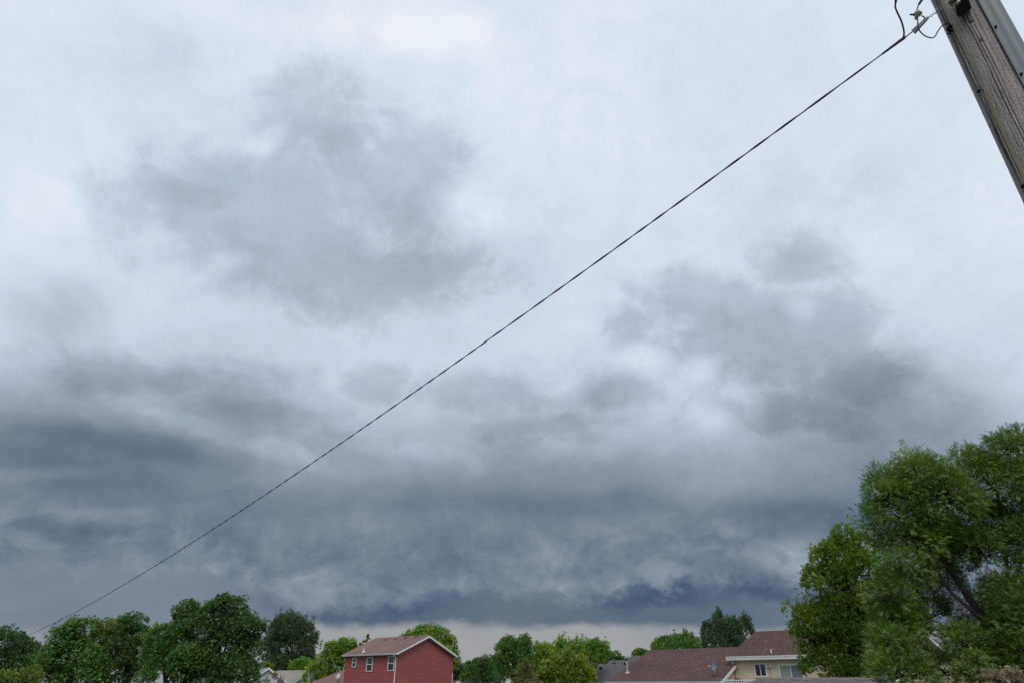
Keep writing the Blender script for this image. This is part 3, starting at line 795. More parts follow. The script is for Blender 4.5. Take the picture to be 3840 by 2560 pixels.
# ---- shed with a shingled roof, near ---------------------------------------
def shed():
    rng = random.Random(5)
    r0 = at(2838, 2541, 27.0); r1 = at(3252, 2540.5, 26.2)
    zt = (r0.z + r1.z) / 2; r0.z = r1.z = zt
    d = (r1 - r0); L = d.length; d.normalize()
    f = Vector((d.y, -d.x, 0))                      # towards the viewer
    if f.y > 0: f = -f
    gz = ground_z(r0.x, r0.y)
    t = thing('garden_shed', Vector((r0.x, r0.y, gz)), 'small garden shed with a low brown-grey shingled roof in front of the trees', 'shed')
    run, drop = 1.5, .42
    sl = (f * run - UP * drop); sn = d.cross(sl).normalized()
    if sn.z < 0: sn = -sn
    slen = sl.length; sdir_ = sl.normalized()
    # the ridge runs out past the left hip
    deck = MB().slab([r0 - sn * .03, r1 - sn * .03, r1 + sl - sn * .03, r0 + sl - d * .85 - sn * .03], -sn * .05).build('roof_deck', M['fascia_wood'], t)
    MB().slab([r0 - sn * .03, r1 - sn * .03, r1 - f * run - UP * drop, r0 - f * run - UP * drop - d * .85], -UP * .05).build('roof_deck', M['shed_shingle'], t)
    sw, ex = .30, .135
    nC = int(slen / ex)
    base_sh = []
    for v in range(4):
        wv = sw * (.94 if v % 2 else .99)
        mb = MB().slab([Vector((0, 0, 0)), d * wv, d * wv + sdir_ * (ex * 1.5) - sn * .0 , sdir_ * (ex * (1.5 - .06 * v))], sn * (.012 + .003 * v))
        me = bpy.data.meshes.new('shingle'); me.from_pydata(mb.v, [], mb.f); me.update(); me.materials.append(M['shed_shingle']); base_sh.append(me)
    for c in range(nC):
        frac = (c * ex) / slen; x = -.85 * frac - (.15 if c % 2 else 0.0)
        while x < L - .02:
            o = bpy.data.objects.new('shingle', base_sh[rng.randrange(4)]); col.objects.link(o); o.parent = t
            pw = r0 + d * max(x, -.85 * frac) + sdir_ * (c * ex) + sn * (-.025 + .0)
            # each course laps over the one below: tilt about the ridge direction
            o.location = pw - Vector((r0.x, r0.y, gz)) + sn * (.012 + rng.uniform(0, .004))
            o.rotation_mode = 'QUATERNION'
            from mathutils import Quaternion
            o.rotation_quaternion = Quaternion(d, rng.uniform(-.03, -.06) * (1 if d.cross(sdir_).dot(sn) < 0 else -1))
            x += sw
    capn = int(L / .24)
    capm = MB().slab([Vector((0, 0, 0)) + sdir_ * .12, sn * .02 + UP * .005, Vector((0, 0, 0)) - f * .11 - UP * .035, d * .26 - f * .11 - UP * .033, d * .26 + sn * .024 + UP * .007, d * .26 + sdir_ * .12], sn * .012)
    me = bpy.data.meshes.new('ridge_shingle'); me.from_pydata(capm.v, [], capm.f); me.update(); me.materials.append(M['shed_shingle'])
    for k in range(capn):
        o = bpy.data.objects.new('ridge_shingle', me); col.objects.link(o); o.parent = t
        o.location = r0 + d * (k * .24) - Vector((r0.x, r0.y, gz)) + UP * (.004 + rng.uniform(0, .006)) - sn * .012
    MB().slab([r1 - UP * .05 + d * .004, r1 + sl - UP * .05 + d * .004, r1 + sl - UP * .2 + d * .004, r1 - UP * .2 + d * .004], d * .03).build('fascia', M['fascia_wood'], t)
    MB().slab([r1 - UP * .05 + d * .004, r1 - f * run - UP * (drop + .05) + d * .004, r1 - f * run - UP * (drop + .2) + d * .004, r1 - UP * .2 + d * .004], d * .03).build('fascia', M['fascia_wood'], t)
    MB().box(Vector((r0.x, r0.y, gz)) + f * (run - .25) - d * .4, d * (L + .1), -f * (2 * run - .5), UP * (zt - drop - .1 - gz)).build('wall', M['tan_shade'], t)
shed()

# ---- white gable house on the left -----------------------------------------
def gable_house(apex, yaw, W, slope, Lr, wallmat, roofmat, name, label, trim='white_trim', vents=(), pitch=.16, over=.3):
    gv = Vector((math.sin(yaw), math.cos(yaw), 0)); lv = Vector((-gv.y, gv.x, 0))
    if lv.y < 0: lv = -lv
    gz = ground_z(apex.x, apex.y) - .3
    rise = slope * W / 2; eave = apex.z - rise
    c0 = Vector((apex.x, apex.y, gz)) - gv * (W / 2) + lv * over
    t = thing(name, c0, label, 'house')
    hz = eave - gz
    siding(c0, gv, -lv, [(0, hz - .12), (W / 2, hz + rise - .14), (W, hz - .12)], pitch, 'gable_wall', M[wallmat], t)
    siding(c0, lv, -gv, [(0, hz - .2), (Lr, hz - .2)], pitch, 'side_wall', M[wallmat], t)
    MB().box(c0 + gv * (W - .1) + lv * .1, lv * (Lr - .2), gv * .08, UP * (hz - .2)).build('rear_wall', M[wallmat], t)
    Z = lambda s: UP * (eave - apex.z + s)
    A = Vector((apex.x, apex.y, apex.z))
    a0 = A - gv * (W / 2 + over) - UP * (rise + over * slope); b0 = A + gv * (W / 2 + over) - UP * (rise + over * slope)
    back = lv * (Lr + 2 * over)
    roof_plane([a0, a0 + back, A + back, A], .08, 'roof', M[roofmat], t)
    roof_plane([b0, A, A + back, b0 + back], .08, 'roof', M[roofmat], t)
    for p, q in ((a0, A), (A, b0)):
        MB().slab([p - UP * .04 - lv * .012, q - UP * .04 - lv * .012, q - UP * .27 - lv * .012, p - UP * .27 - lv * .012], -lv * .04).build('rake_board', M[trim], t)
        MB().slab([p - UP * .25, q - UP * .25, q - UP * .25 + lv * over, p - UP * .25 + lv * over], UP * .02).build('soffit', M['soffit'], t)
    gutter(a0 - UP * .03, a0 + back - UP * .03, -gv, t)
    return t, A, a0, b0, gv, lv, back
ap = at(1009, 2500, 98.0)
wh, A, a0, b0, gv, lv, back = gable_house(ap, math.radians(62), 10.5, .64, 9.0, 'white_siding', 'roof_pale', 'white_house', 'pale grey-white gabled house with white rake boards behind the dark trees')
n_ = (A - a0).cross(back).normalized()
pv = on_plane(983, 2505, a0, n_)
MB().slab([pv, pv + lv * .5, pv + lv * .5 + UP * .16, pv + UP * .16], gv * .3).build('roof_vent', M['dark_metal'], wh)
# its cross wing, a plain pale roof to the right
q0 = at(1040, 2512.5, 106.0); q1 = at(1178, 2515, 102.0); q1.z = q0.z
dd = (q1 - q0).normalized(); ff = Vector((dd.y, -dd.x, 0)); ff = ff if ff.y < 0 else -ff
wr = roof_plane([q0, q1, q1 + ff * 5 - UP * 2.6, q0 + ff * 5 - UP * 2.6], .09, 'wing_roof', M['roof_pale'], wh)
roof_plane([q0, q1, q1 - ff * 5 - UP * 2.6, q0 - ff * 5 - UP * 2.6], .09, 'wing_roof', M['roof_pale'], wh)
zl = q0.z - 2.8; gzw = ground_z(q0.x, q0.y) - .3
MB().box(Vector((q0.x, q0.y, gzw)) + ff * 4.5 + dd * .3, dd * ((q1 - q0).length - .6), -ff * 9, UP * (zl - gzw)).build('wing_wall', M['white_siding'], wh)
MB().slab([Vector((q1.x, q1.y, zl)) + ff * 4.4 - dd * .3, q1 - dd * .3 - UP * .15, Vector((q1.x, q1.y, zl)) - ff * 4.4 - dd * .3], -dd * .05).build('wing_gable', M['white_siding'], wh)

# ---- small tan gable right of the red house
ap = at(1719, 2549, 96.0)
gable_house(ap, math.radians(62), 7.0, .62, 6.5, 'cream_siding', 'roof_red', 'cream_house', 'small cream gable with brown roof at the right foot of the red house')
# ---- cream house behind the big ash
ap = at(3463, 2360, 47.0)
gable_house(ap, math.radians(80), 7.6, 1.0, 6.0, 'cream_siding', 'roof_grey', 'cream_house', 'cream gabled house glimpsed through the big tree at right', pitch=.14)

# ---- grey roofed house between the trees and the tan house
def grey_house():
    e0 = at(2170, 2585, 88.0); gz = ground_z(e0.x, e0.y) - .4
    t = thing('grey_roofed_house', Vector((e0.x, e0.y, gz)), 'house of which only the dark grey hipped roofs show, left of the maroon roof', 'house')
    def hip(pl, pr, el, er, Y, run, nm):
        a = at(*pl, Y); b = at(*pr, Y - .3 * (pr[0] - pl[0]) * mpp(Y)); b.z = a.z
        d_ = (b - a).normalized(); f_ = Vector((d_.y, -d_.x, 0)); f_ = f_ if f_.y < 0 else -f_
        dz = run * .62
        fl_ = a + f_ * run - UP * dz - d_ * el; fr_ = b + f_ * run - UP * dz + d_ * er
        bl_ = a - f_ * run - UP * dz - d_ * el; br_ = b - f_ * run - UP * dz + d_ * er
        roof_plane([fl_, fr_, b, a], .08, nm, M['roof_grey'], t)
        roof_plane([fl_, a, bl_], .08, nm, M['roof_grey'], t)
        roof_plane([fr_, br_, b], .08, nm, M['roof_grey'], t)
        roof_plane([a, b, br_, bl_], .08, nm, M['roof_grey'], t)
        lo_ = fl_.z - .25
        MB().slab([Vector((p.x, p.y, gz)) for p in (fl_ + d_ * .4 - f_ * .4, fr_ - d_ * .4 - f_ * .4, br_ - d_ * .4 + f_ * .4, bl_ + d_ * .4 + f_ * .4)], UP * (lo_ - gz)).build('wall', M['white_dull'], t)
        n_ = (b - a).cross(fl_ - a).normalized()
        return a, (n_ if n_.z > 0 else -n_), d_
    a1, n1_, d1 = hip((2236, 2488), (2330, 2489), 2.4, 2.0, 90.0, 4.6, 'front_roof')
    a2, n2_, d2 = hip((2286, 2474), (2360, 2473), 2.4, 1.0, 92.5, 5.5, 'middle_roof')
    a3, n3_, d3 = hip((2366, 2458), (2420, 2462), 3.4, 2.0, 97.0, 5.6, 'rear_roof')
    for (px, py), a_, nn, dd_ in (((2254, 2505), a1, n1_, d1), ((2304, 2489), a2, n2_, d2), ((2347, 2489), a2, n2_, d2)):
        p = on_plane(px, py + 2, a_, nn)
        MB().box(p - dd_ * .22 - nn * .02, dd_ * .40, nn * .16, UP * .12).build('roof_vent', M['dark_metal'], t)
grey_house()

# ------------------------------------------------------------------ utility pole
T_AX = atd(3584, 0, 4.75)
r_ = ray(3962, 760); o_ = Vector((0, 0, EYE))
# lower point of the axis: on its ray, nearest to plumb under the upper one
k_ = (T_AX.x * r_.x + T_AX.y * r_.y) / (r_.x ** 2 + r_.y ** 2)
B_AX = o_ + r_ * k_
AXD = (T_AX - B_AX).normalized()
POLE_FOOT = B_AX + AXD * ((ground_z(B_AX.x, B_AX.y) - .3 - B_AX.z) / AXD.z)
PLEN = 9.2
R_TOP = .1275; T_AT = (T_AX - POLE_FOOT).length
def pole_rad(s): return R_TOP + (T_AT - s) * .0062
# local frame: front faces the camera
pf = Vector((0, 0, EYE)) - T_AX; pf = (pf - AXD * pf.dot(AXD)).normalized()
ps = pf.cross(AXD).normalized()
if ps.x < 0: ps = -ps                      # to the picture's right
def pole_pt(s, ang, out=0.0):
    """s metres up the pole, ang degrees from facing the viewer (positive to the right)"""
    a = math.radians(ang)
    return POLE_FOOT + AXD * s + (pf * math.cos(a) + ps * math.sin(a)) * (pole_rad(s) + out)
def pole_hit(px, py):
    """s, angle where a picture point meets the pole"""
    # Newton on (s, ang)
    s, ang = T_AT, 0.0
    for it in range(30):
        def err(s_, a_):
            q = project(pole_pt(s_, a_)); return q[0] - px, q[1] - py
        e = err(s, ang); h1, h2 = 1e-3, .05
        es = err(s + h1, ang); ea = err(s, ang + h2)
        a11, a21 = (es[0] - e[0]) / h1, (es[1] - e[1]) / h1
        a12, a22 = (ea[0] - e[0]) / h2, (ea[1] - e[1]) / h2
        det = a11 * a22 - a12 * a21
        if abs(det) < 1e-9: break
        ds = (-e[0] * a22 + e[1] * a12) / det; da = (-e[1] * a11 + e[0] * a21) / det
        s += max(-.5, min(.5, ds)); ang += max(-15, min(15, da)); ang = max(-80, min(80, ang))
    return s, ang

pole = thing('utility_pole', POLE_FOOT, 'weathered grey-brown wooden utility pole leaning at the upper right', 'utility pole')
prng = np.random.default_rng(11)
def pole_shaft():
    s0, s1 = T_AT - 2.6, T_AT + 1.4                     # the stretch near the picture is fine, the rest coarse
    A = np.radians(np.linspace(-180, 180, 361)[:-1]); NA = len(A)
    S = np.concatenate([np.linspace(0, s0, 12)[:-1], np.arange(s0, s1, .016), np.linspace(s1, PLEN, 5)])
    SS, AA = np.meshgrid(S, A, indexing='ij')
    R = R_TOP + (T_AT - SS) * .0062
    disp = np.zeros_like(R)
    # long drying checks that wander with the grain
    for i in range(150):
        a0 = prng.uniform(-math.pi, math.pi); c = prng.uniform(s0, s1); ln = prng.uniform(.12, 1.1)
        w = prng.uniform(.004, .011); d = prng.uniform(.0015, .0055)
        ph = prng.uniform(0, 6.28)
        path = a0 + .03 * np.sin(SS * 2.2 + 1.0) + .018 * np.sin(SS * 5.1 + ph) + .02 * (SS - c)
        da = (AA - path + math.pi) % (2 * math.pi) - math.pi
        disp -= d * np.exp(-(da / w) ** 2) * np.clip(1 - ((SS - c) / ln) ** 2, 0, 1) ** .5
    for a0, c, ln, w, d in ((-.05, T_AT - .55, 1.3, .016, .012), (.22, T_AT - .2, .9, .014, .010), (.42, T_AT - .5, 1.0, .012, .008),
                            (-.78, T_AT - .4, 1.8, .02, .012), (.08, T_AT - 1.1, 1.0, .013, .009), (.6, T_AT - .7, .8, .012, .007)):
        path = a0 + .03 * np.sin(SS * 2.2 + 1.0) + .012 * np.sin(SS * 7 + a0 * 9) + .006 * np.sin(SS * 23)
        da = (AA - path + math.pi) % (2 * math.pi) - math.pi
        disp -= d * np.exp(-(da / w) ** 2) * np.clip(1 - ((SS - c) / ln) ** 2, 0, 1) ** .4
    # hollow along the left where the wood has split away
    da = AA + .98; disp -= .008 * np.exp(-(da / .11) ** 2); da = AA + .70; disp -= .004 * np.exp(-(da / .07) ** 2)
    # knots and spike holes
    for (px, py, r, d) in ((3640, 82, .016, .010), (3679, 152, .012, .012)):
        s_, an = pole_hit(px, py); an = math.radians(an)
        q = np.sqrt(((SS - s_)) ** 2 + ((AA - an) * R) ** 2)
        disp += .004 * np.exp(-((q - r * 1.5) / (r * .4)) ** 2) - d * np.exp(-(q / r) ** 2)
    for i in range(50):
        s_ = prng.uniform(s0, s1); an = prng.uniform(-1.4, 1.4); r = prng.uniform(.0025, .005)
        q = np.sqrt(((SS - s_) * .6) ** 2 + ((AA - an) * R) ** 2)
        disp -= .007 * np.exp(-(q / r) ** 2)
    # checked grain: fine ridges
    ridge = np.interp(AA + .03 * np.sin(SS * 2.2 + 1.0), A, prng.normal(0, .0009, NA)); disp += ridge
    disp += prng.normal(0, .00055, disp.shape)
    R = R + disp
    pos = np.array(POLE_FOOT)[None, None, :] * 0 + np.array(AXD)[None, None, :] * SS[..., None] + (np.array(pf)[None, None, :] * np.cos(AA)[..., None] + np.array(ps)[None, None, :] * np.sin(AA)[..., None]) * R[..., None]
    V = pos.reshape(-1, 3); nS = len(S)
    ii, kk = np.meshgrid(np.arange(nS - 1), np.arange(NA), indexing='ij'); k2 = (kk + 1) % NA
    Fq = np.stack([ii * NA + kk, ii * NA + k2, (ii + 1) * NA + k2, (ii + 1) * NA + kk], -1).reshape(-1, 4)
    me = bpy.data.meshes.new('shaft')
    me.vertices.add(len(V)); me.vertices.foreach_set('co', V.astype(np.float32).ravel())
    me.loops.add(Fq.size); me.loops.foreach_set('vertex_index', Fq.astype(np.int32).ravel())
    me.polygons.add(len(Fq)); me.polygons.foreach_set('loop_start', np.arange(0, Fq.size, 4, dtype=np.int32))
    me.update(calc_edges=True)
    at_ = me.attributes.new('around', 'FLOAT', 'POINT'); at_.data.foreach_set('value', AA.astype(np.float32).ravel())
    as_ = me.attributes.new('along', 'FLOAT', 'POINT'); as_.data.foreach_set('value', SS.astype(np.float32).ravel())
    ad_ = me.attributes.new('depth', 'FLOAT', 'POINT'); ad_.data.foreach_set('value', disp.astype(np.float32).ravel())
    o = bpy.data.objects.new('shaft', me); col.objects.link(o); o.parent = pole; o['_w'] = tuple(POLE_FOOT)
    # weathered wood
    m, h, p = new_mat('weathered_pole')
    def attr(nm):
        a_ = h.n('ShaderNodeAttribute'); a_.attribute_name = nm; return a_.outputs['Fac']
    ar, al, dp = attr('around'), attr('along'), attr('depth')
    cv = h.n('ShaderNodeCombineXYZ')
    ar2 = h.math('MULTIPLY_ADD', h.math('SINE', h.math('MULTIPLY_ADD', al, 2.2, 1.0)), -.03, ar)
    h.l(ar2, cv.inputs[0]); h.l(h.math('MULTIPLY', al, .12), cv.inputs[1])
    cv2 = h.n('ShaderNodeCombineXYZ'); h.l(ar2, cv2.inputs[0]); h.l(h.math('MULTIPLY', al, 3.0), cv2.inputs[1])
    grain = h.noise(cv.outputs[0], 26, 6, .65).outputs[0]
    fleck = h.noise(cv2.outputs[0], 22, 5, .7).outputs[0]
    wide = h.noise(cv.outputs[0], 3.2, 3, .5).outputs[0]
    c = h.ramp(grain, [(.28, (.10, .086, .080)), (.46, (.31, .282, .265)), (.60, (.45, .418, .396)), (.78, (.62, .585, .56))])
    c = h.mix(1.0, c, h.ramp(fleck, [(.34, (.40, .38, .38)), (.5, (.95, .94, .95)), (.66, (1.5, 1.48, 1.45))]), 'MULTIPLY')
    c = h.mix(1.0, c, h.ramp(wide, [(.35, (.82, .80, .82)), (.65, (1.1, 1.07, 1.05))]), 'MULTIPLY')
    # the ochre streak of younger wood left of the middle
    st = h.math('ADD', ar2, h.math('MULTIPLY_ADD', fleck, .16, .55))
    streak = h.mapr(h.math('ABSOLUTE', st), .19, .04, 0, .8)
    gate = h.mapr(h.noise(cv.outputs[0], 2.0, 3, .6).outputs[0], .28, .48)
    c = h.mix(h.math('MULTIPLY', streak, gate), c, (.42, .315, .20, 1))
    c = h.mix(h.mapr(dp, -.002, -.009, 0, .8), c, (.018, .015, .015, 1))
    h.l(c, p.inputs['Base Color']); p.inputs['Roughness'].default_value = .9; p.inputs['Specular IOR Level'].default_value = .15
    me.materials.append(m)
pole_shaft()

# grey riser guard on the right flank
def riser():
    mb = MB(); prof_ = []
    hit = [pole_pt(T_AT, a, .0) for a in (52, 128)]
    ax_c = 88.0; R = .070
    n = 14; S = np.linspace(.4, PLEN - 1.2, 40)
    ca = math.radians(ax_c)
    outd = pf * math.cos(ca) + ps * math.sin(ca); tand = -pf * math.sin(ca) + ps * math.cos(ca)
    shape = [(-.100, .000), (-.100, .006), (-.070, .008)]
    for k in range(n + 1):
        a = math.pi * k / n; shape.append((-.066 * math.cos(a), .012 + .088 * math.sin(a) ** .75))
    shape += [(.070, .008), (.100, .006), (.100, .000)]
    m = len(shape)
    for s in S:
        c = POLE_FOOT + AXD * s + outd * (pole_rad(s) - .022)
        for u, v in shape: mb.v.append(tuple(c + tand * u + outd * v))
    for i in range(len(S) - 1):
        for k in range(m - 1): mb.f.append((i * m + k, i * m + k + 1, (i + 1) * m + k + 1, (i + 1) * m + k))
    o = mb.build('riser_guard', M['conduit'], pole, smooth=True)
    tag(o, 'smooth blue-grey cable guard on the pole')
    for px, py in ((3738, 111), (3830, 288)):
        s, _ = pole_hit(px - 22, py)
        c = POLE_FOOT + AXD * s + outd * (pole_rad(s) - .012) + tand * -.086
        MB().lathe(c, outd * .5 - tand * .5, [(-.01, .013), (.006, .013), (.007, .008), (.016, .008), (.017, .002)], 8).build('bolt', M['dark_metal'], o)
riser()

# down wire stapled to the pole
def down_wire():
    pts = []
    for px, py in ((3566, 118), (3590, 175), (3618, 240), (3650, 305), (3683, 372), (3712, 440), (3742, 520), (3775, 590), (3812, 655), (3835, 700), (3875, 770), (3960, 930)):
        s, a = pole_hit(px, py); pts.append(pole_pt(s, a, .001))
    MB().tube(smooth_curve(pts, 4), .0035, 6).build('ground_wire', M['wire_grey'], pole, smooth=True)
    for px, py in ((3673, 343), (3838, 700)):
        s, a = pole_hit(px, py); c = pole_pt(s, a, .006)
        tv = (ps * math.cos(math.radians(a)) - pf * math.sin(math.radians(a)))
        MB().beam(c - tv * .014, c + tv * .014, .008, .009, AXD).build('staple', M['black_plastic'], pole)
    pts = []
    for px, py in ((3500, -30), (3520, 10), (3540, 55), (3556, 90)):
        s, a = pole_hit(px, py); pts.append(pole_pt(s, a, .001))
    MB().tube(smooth_curve(pts, 4), .003, 6).build('ground_wire', M['wire_grey'], pole, smooth=True)
    # tangle of staples where the jumper lands
    s, a = pole_hit(3564, 112); rg = random.Random(3)
    kn = MB()
    for k in range(9):
        c = pole_pt(s + rg.uniform(-.022, .022), a + rg.uniform(-7, 7), .006)
        v = Vector((rg.uniform(-1, 1), rg.uniform(-1, 1), rg.uniform(-1, 1))).normalized()
        MB().beam(c - v * .014, c + v * .014, .007, .007).build('staple', M['black_plastic'], pole)
down_wire()

# black bracket with spool insulator
def bracket():
    cs = []
    front = [(3577, 4), (3612, -8), (3642, 30), (3640, 42), (3592, 63), (3579, 55)]
    s, a = pole_hit(3610, 30); base_p = pole_pt(s, a)
    nrm = (pf * math.cos(math.radians(a)) + ps * math.sin(math.radians(a)))
    # hollow hood: sloping face, side cheeks, open at the bottom
    P = [on_plane(px, py, base_p + nrm * (.095 if i in (0, 1) else .070), nrm) for i, (px, py) in enumerate([(3580, -40), (3618, -34), (3643, 30), (3590, 64)])]
    Q = [on_plane(px, py, base_p + nrm * -.01, nrm) for (px, py) in [(3578, -34), (3626, -30), (3640, 22), (3586, 48)]]
    mb = MB()
    mb.slab(P, -nrm * .006)
    for i in (0, 1, 3): mb.slab([P[i], P[(i + 1) % 4], Q[(i + 1) % 4], Q[i]], AXD * .004)
    br = mb.build('bracket', M['black_plastic'], pole); br['label'] = 'black hooded service bracket'
    c = (P[0] + P[1]) / 2 * .45 + (P[2] + P[3]) / 2 * .55
    c = on_plane(3594, 10, P[0] + nrm * .01, nrm)
    MB().lathe(c, nrm, [(-.01, .012), (.008, .012), (.012, .006), (.013, .001)], 10).build('bolt', M['aluminium'], br)
    # cream spool insulator left of it
    ic = on_plane(3564, -4, base_p + nrm * .06, nrm)
    axis = (ps * .15 + AXD * 1.0).normalized()
    MB().lathe(ic - axis * .035, axis, [(0, .009), (.001, .022), (.012, .027), (.022, .021), (.035, .017), (.048, .021), (.058, .027), (.069, .022), (.07, .009)], 20).build('insulator', M['porcelain'], pole, smooth=True)
    MB().tube([ic - axis * .06, ic + axis * .09], .008, 8).build('insulator_pin', M['dark_metal'], pole)
    return ic
INS = bracket()

# ------------------------------------------------------------------ service drop cable
def cable():
    d0 = 4.62
    J = atd(3392, 142, d0)                                # where the bundle gathers
    E = atd(98, 2384, 20.0)
    lab = 'twisted black overhead cable running from the pole down to the lower left'
    t = thing('overhead_cable', J, lab, 'cable')
    chord = E - J; sag = .40
    def axis_pt(u): return J + chord * u - UP * (4 * sag * u * (1 - u))
    U = []
    u = 0.0
    while u < 1.35: U.append(u); u += .0010 + .0012 * min(1, u * 2)
    Ltot = chord.length; lay = .50
    side = chord.cross(UP).normalized(); up2 = side.cross(chord.normalized())
    for k, (mt, rr, hr, nm) in enumerate((('black_cable', .0036, .0048, 'insulated_conductor'), ('black_cable', .0036, .0048, 'insulated_conductor'), ('wire_grey', .0032, .0026, 'bare_conductor'))):
        pts = []
        for u in U:
            a = 2 * math.pi * (u * Ltot / lay + (.16 * math.sin(u * 9) + .10 * math.sin(u * 61 + 1) + .07 * math.sin(u * 143)) + (0, .5, .27)[k] + .12 * math.sin(u * 23))
            g_ = min(1.0, .2 + u * 40)
            pts.append(axis_pt(u) + (side * math.cos(a) + up2 * math.sin(a)) * hr * g_)
        MB().tube(pts, rr, 6).build(nm, M[mt], t, smooth=True)
    # tape at the gathering point
    MB().tube([atd(3398, 137, d0), atd(3390, 143.5, d0), atd(3375, 154, d0 + .03), axis_pt(.006)], [.006, .010, .0105, .007], 8).build('tape_wrap', M['black_cable'], t, smooth=True)
    # insulated tail curving up out of sight
    pts = [atd(x, y, d0 - .02) for x, y in ((3386, 146), (3390, 128), (3388, 108), (3380, 80), (3366, 50), (3358, 30), (3358, 14), (3361, -6), (3366, -60), (3380, -140))]
    MB().tube(smooth_curve(pts, 5), .0058, 8).build('tail', M['black_cable'], t, smooth=True)
    MB().tube([atd(3358.5, 12, d0 - .02), atd(3360, 0, d0 - .02), atd(3362, -30, d0 - .02)], [.007, .0085, .0085], 8).build('sleeve', M['black_plastic'], t)
    # bare messenger into the wedge clamp
    MB().tube([J, atd(3423, 119, d0)], .0040, 6).build('messenger', M['wire_grey'], t)
    c0, c1 = atd(3423, 121, d0), atd(3480, 66, d0 + .02)
    cd_ = (c1 - c0); sd_ = cd_.cross(ray(3450, 90)).normalized(); vw = ray(3450, 90).normalized()
    cl = MB()
    w0, w1 = .0165, .011
    cl.add([c0 - sd_ * w0 - vw * .012, c0 + sd_ * w0 - vw * .012, c0 + sd_ * w0 + vw * .012, c0 - sd_ * w0 + vw * .012,
            c1 - sd_ * w1 - vw * .008, c1 + sd_ * w1 - vw * .008, c1 + sd_ * w1 + vw * .008, c1 - sd_ * w1 + vw * .008],
           [(0, 1, 2, 3), (7, 6, 5, 4), (0, 4, 5, 1), (1, 5, 6, 2), (2, 6, 7, 3), (3, 7, 4, 0)])
    body = cl.build('wedge_clamp', M['clamp_body'], t)
    dn = sd_ if project(c0 + sd_ * .02)[1] > project(c0)[1] else -sd_
    sh = MB(); e0, e1 = c0 + dn * .012 - vw * .016, c1 + dn * .004 - vw * .013
    sh.slab([e0, e1, e1 + dn * .007, e0 + dn * .010], vw * .034).build('clamp_channel', M['black_cable'], body)
    # bail: chain link and two wires to the insulator
    lk = MB()
    A_, B_ = atd(3476, 70, d0 + .02), atd(3508, 48, d0 + .03)
    for s_ in (-1, 1):
        pts = []
        for k in range(13):
            u = k / 12; pts.append(A_ + (B_ - A_) * u + sd_ * (s_ * .0065 * math.cos(u * math.pi * 2)))
        MB().tube(pts, .0028, 6).build('bail_twist', M['aluminium'], t, smooth=True)
    MB().tube([B_, INS + (A_ - B_).normalized() * .0 - AXD * .0 + sd_ * .025], .0022, 6).build('bail_wire', M['clamp_body'], t)
    MB().tube([B_, INS - sd_ * .025], .0022, 6).build('bail_wire', M['clamp_body'], t)
    # split connector with jumpers
    k0 = atd(3441, 52, d0 - .03)
    cx_, cy_ = ray(3451, 52).normalized() - ray(3431, 52).normalized(), ray(3441, 42).normalized() - ray(3441, 62).normalized()
    cx_.normalize(); cy_.normalize()
    con = MB().lathe(k0 - cy_ * .022, cy_, [(0, .010), (.004, .019), (.018, .022), (.034, .020), (.042, .014), (.046, .008)], 8).build('split_connector', M['clamp_body'], t)
    MB().lathe(k0 - cx_ * .012 - cy_ * .006, -cx_, [(0, .010), (.012, .011), (.013, .0065), (.034, .0060), (.036, .003)], 8).build('connector_bolt', M['dark_metal'], con)
    MB().lathe(k0 + cx_ * .010 + cy_ * .002, cx_, [(0, .012), (.014, .012), (.015, .005), (.019, .005)], 6).build('connector_nut', M['dark_metal'], con)
    MB().box(k0 - cx_ * .018 - cy_ * .040 - vw * .01, cx_ * .022, cy_ * .02, vw * .02).build('connector_jaw', M['aluminium'], con)
    dj = d0 - .03
    def jumper(pp, r, mt, nm='jumper_wire'):
        MB().tube(smooth_curve([atd(x, y, dj if len(q) == 0 else q[0]) for x, y, *q in pp], 6), r, 7).build(nm, M[mt], t, smooth=True)
    jumper([(3439, 42), (3440, 32), (3444, 22), (3449, 14)], .0042, 'wire_grey')
    MB().tube([atd(3446, 17, dj), atd(3455, 3, dj), atd(3466, -14, dj)], [.008, .009, .009], 8).build('jumper_sleeve', M['black_cable'], t)
    jumper([(3466, -12), (3480, -40), (3500, -90)], .0048, 'black_cable')
    jumper([(3455, 60), (3463, 63), (3467, 70), (3465, 79)], .0042, 'wire_grey')
    s, a = pole_hit(3565, 108); land = pole_pt(s, a, .006); dl = depth_of(land)
    jumper([(3442, 76), (3441.5, 92), (3444, 108), (3452, 121), (3468, 135), (3485, 141.5), (3500, 142), (3508, 135), (3516, 120), (3530, 101), (3544, 90.5, dl - .02), (3556, 91, dl - .01), (3564, 99, dl), (3566, 112, dl)], .0042, 'wire_grey')
    return t
cable()

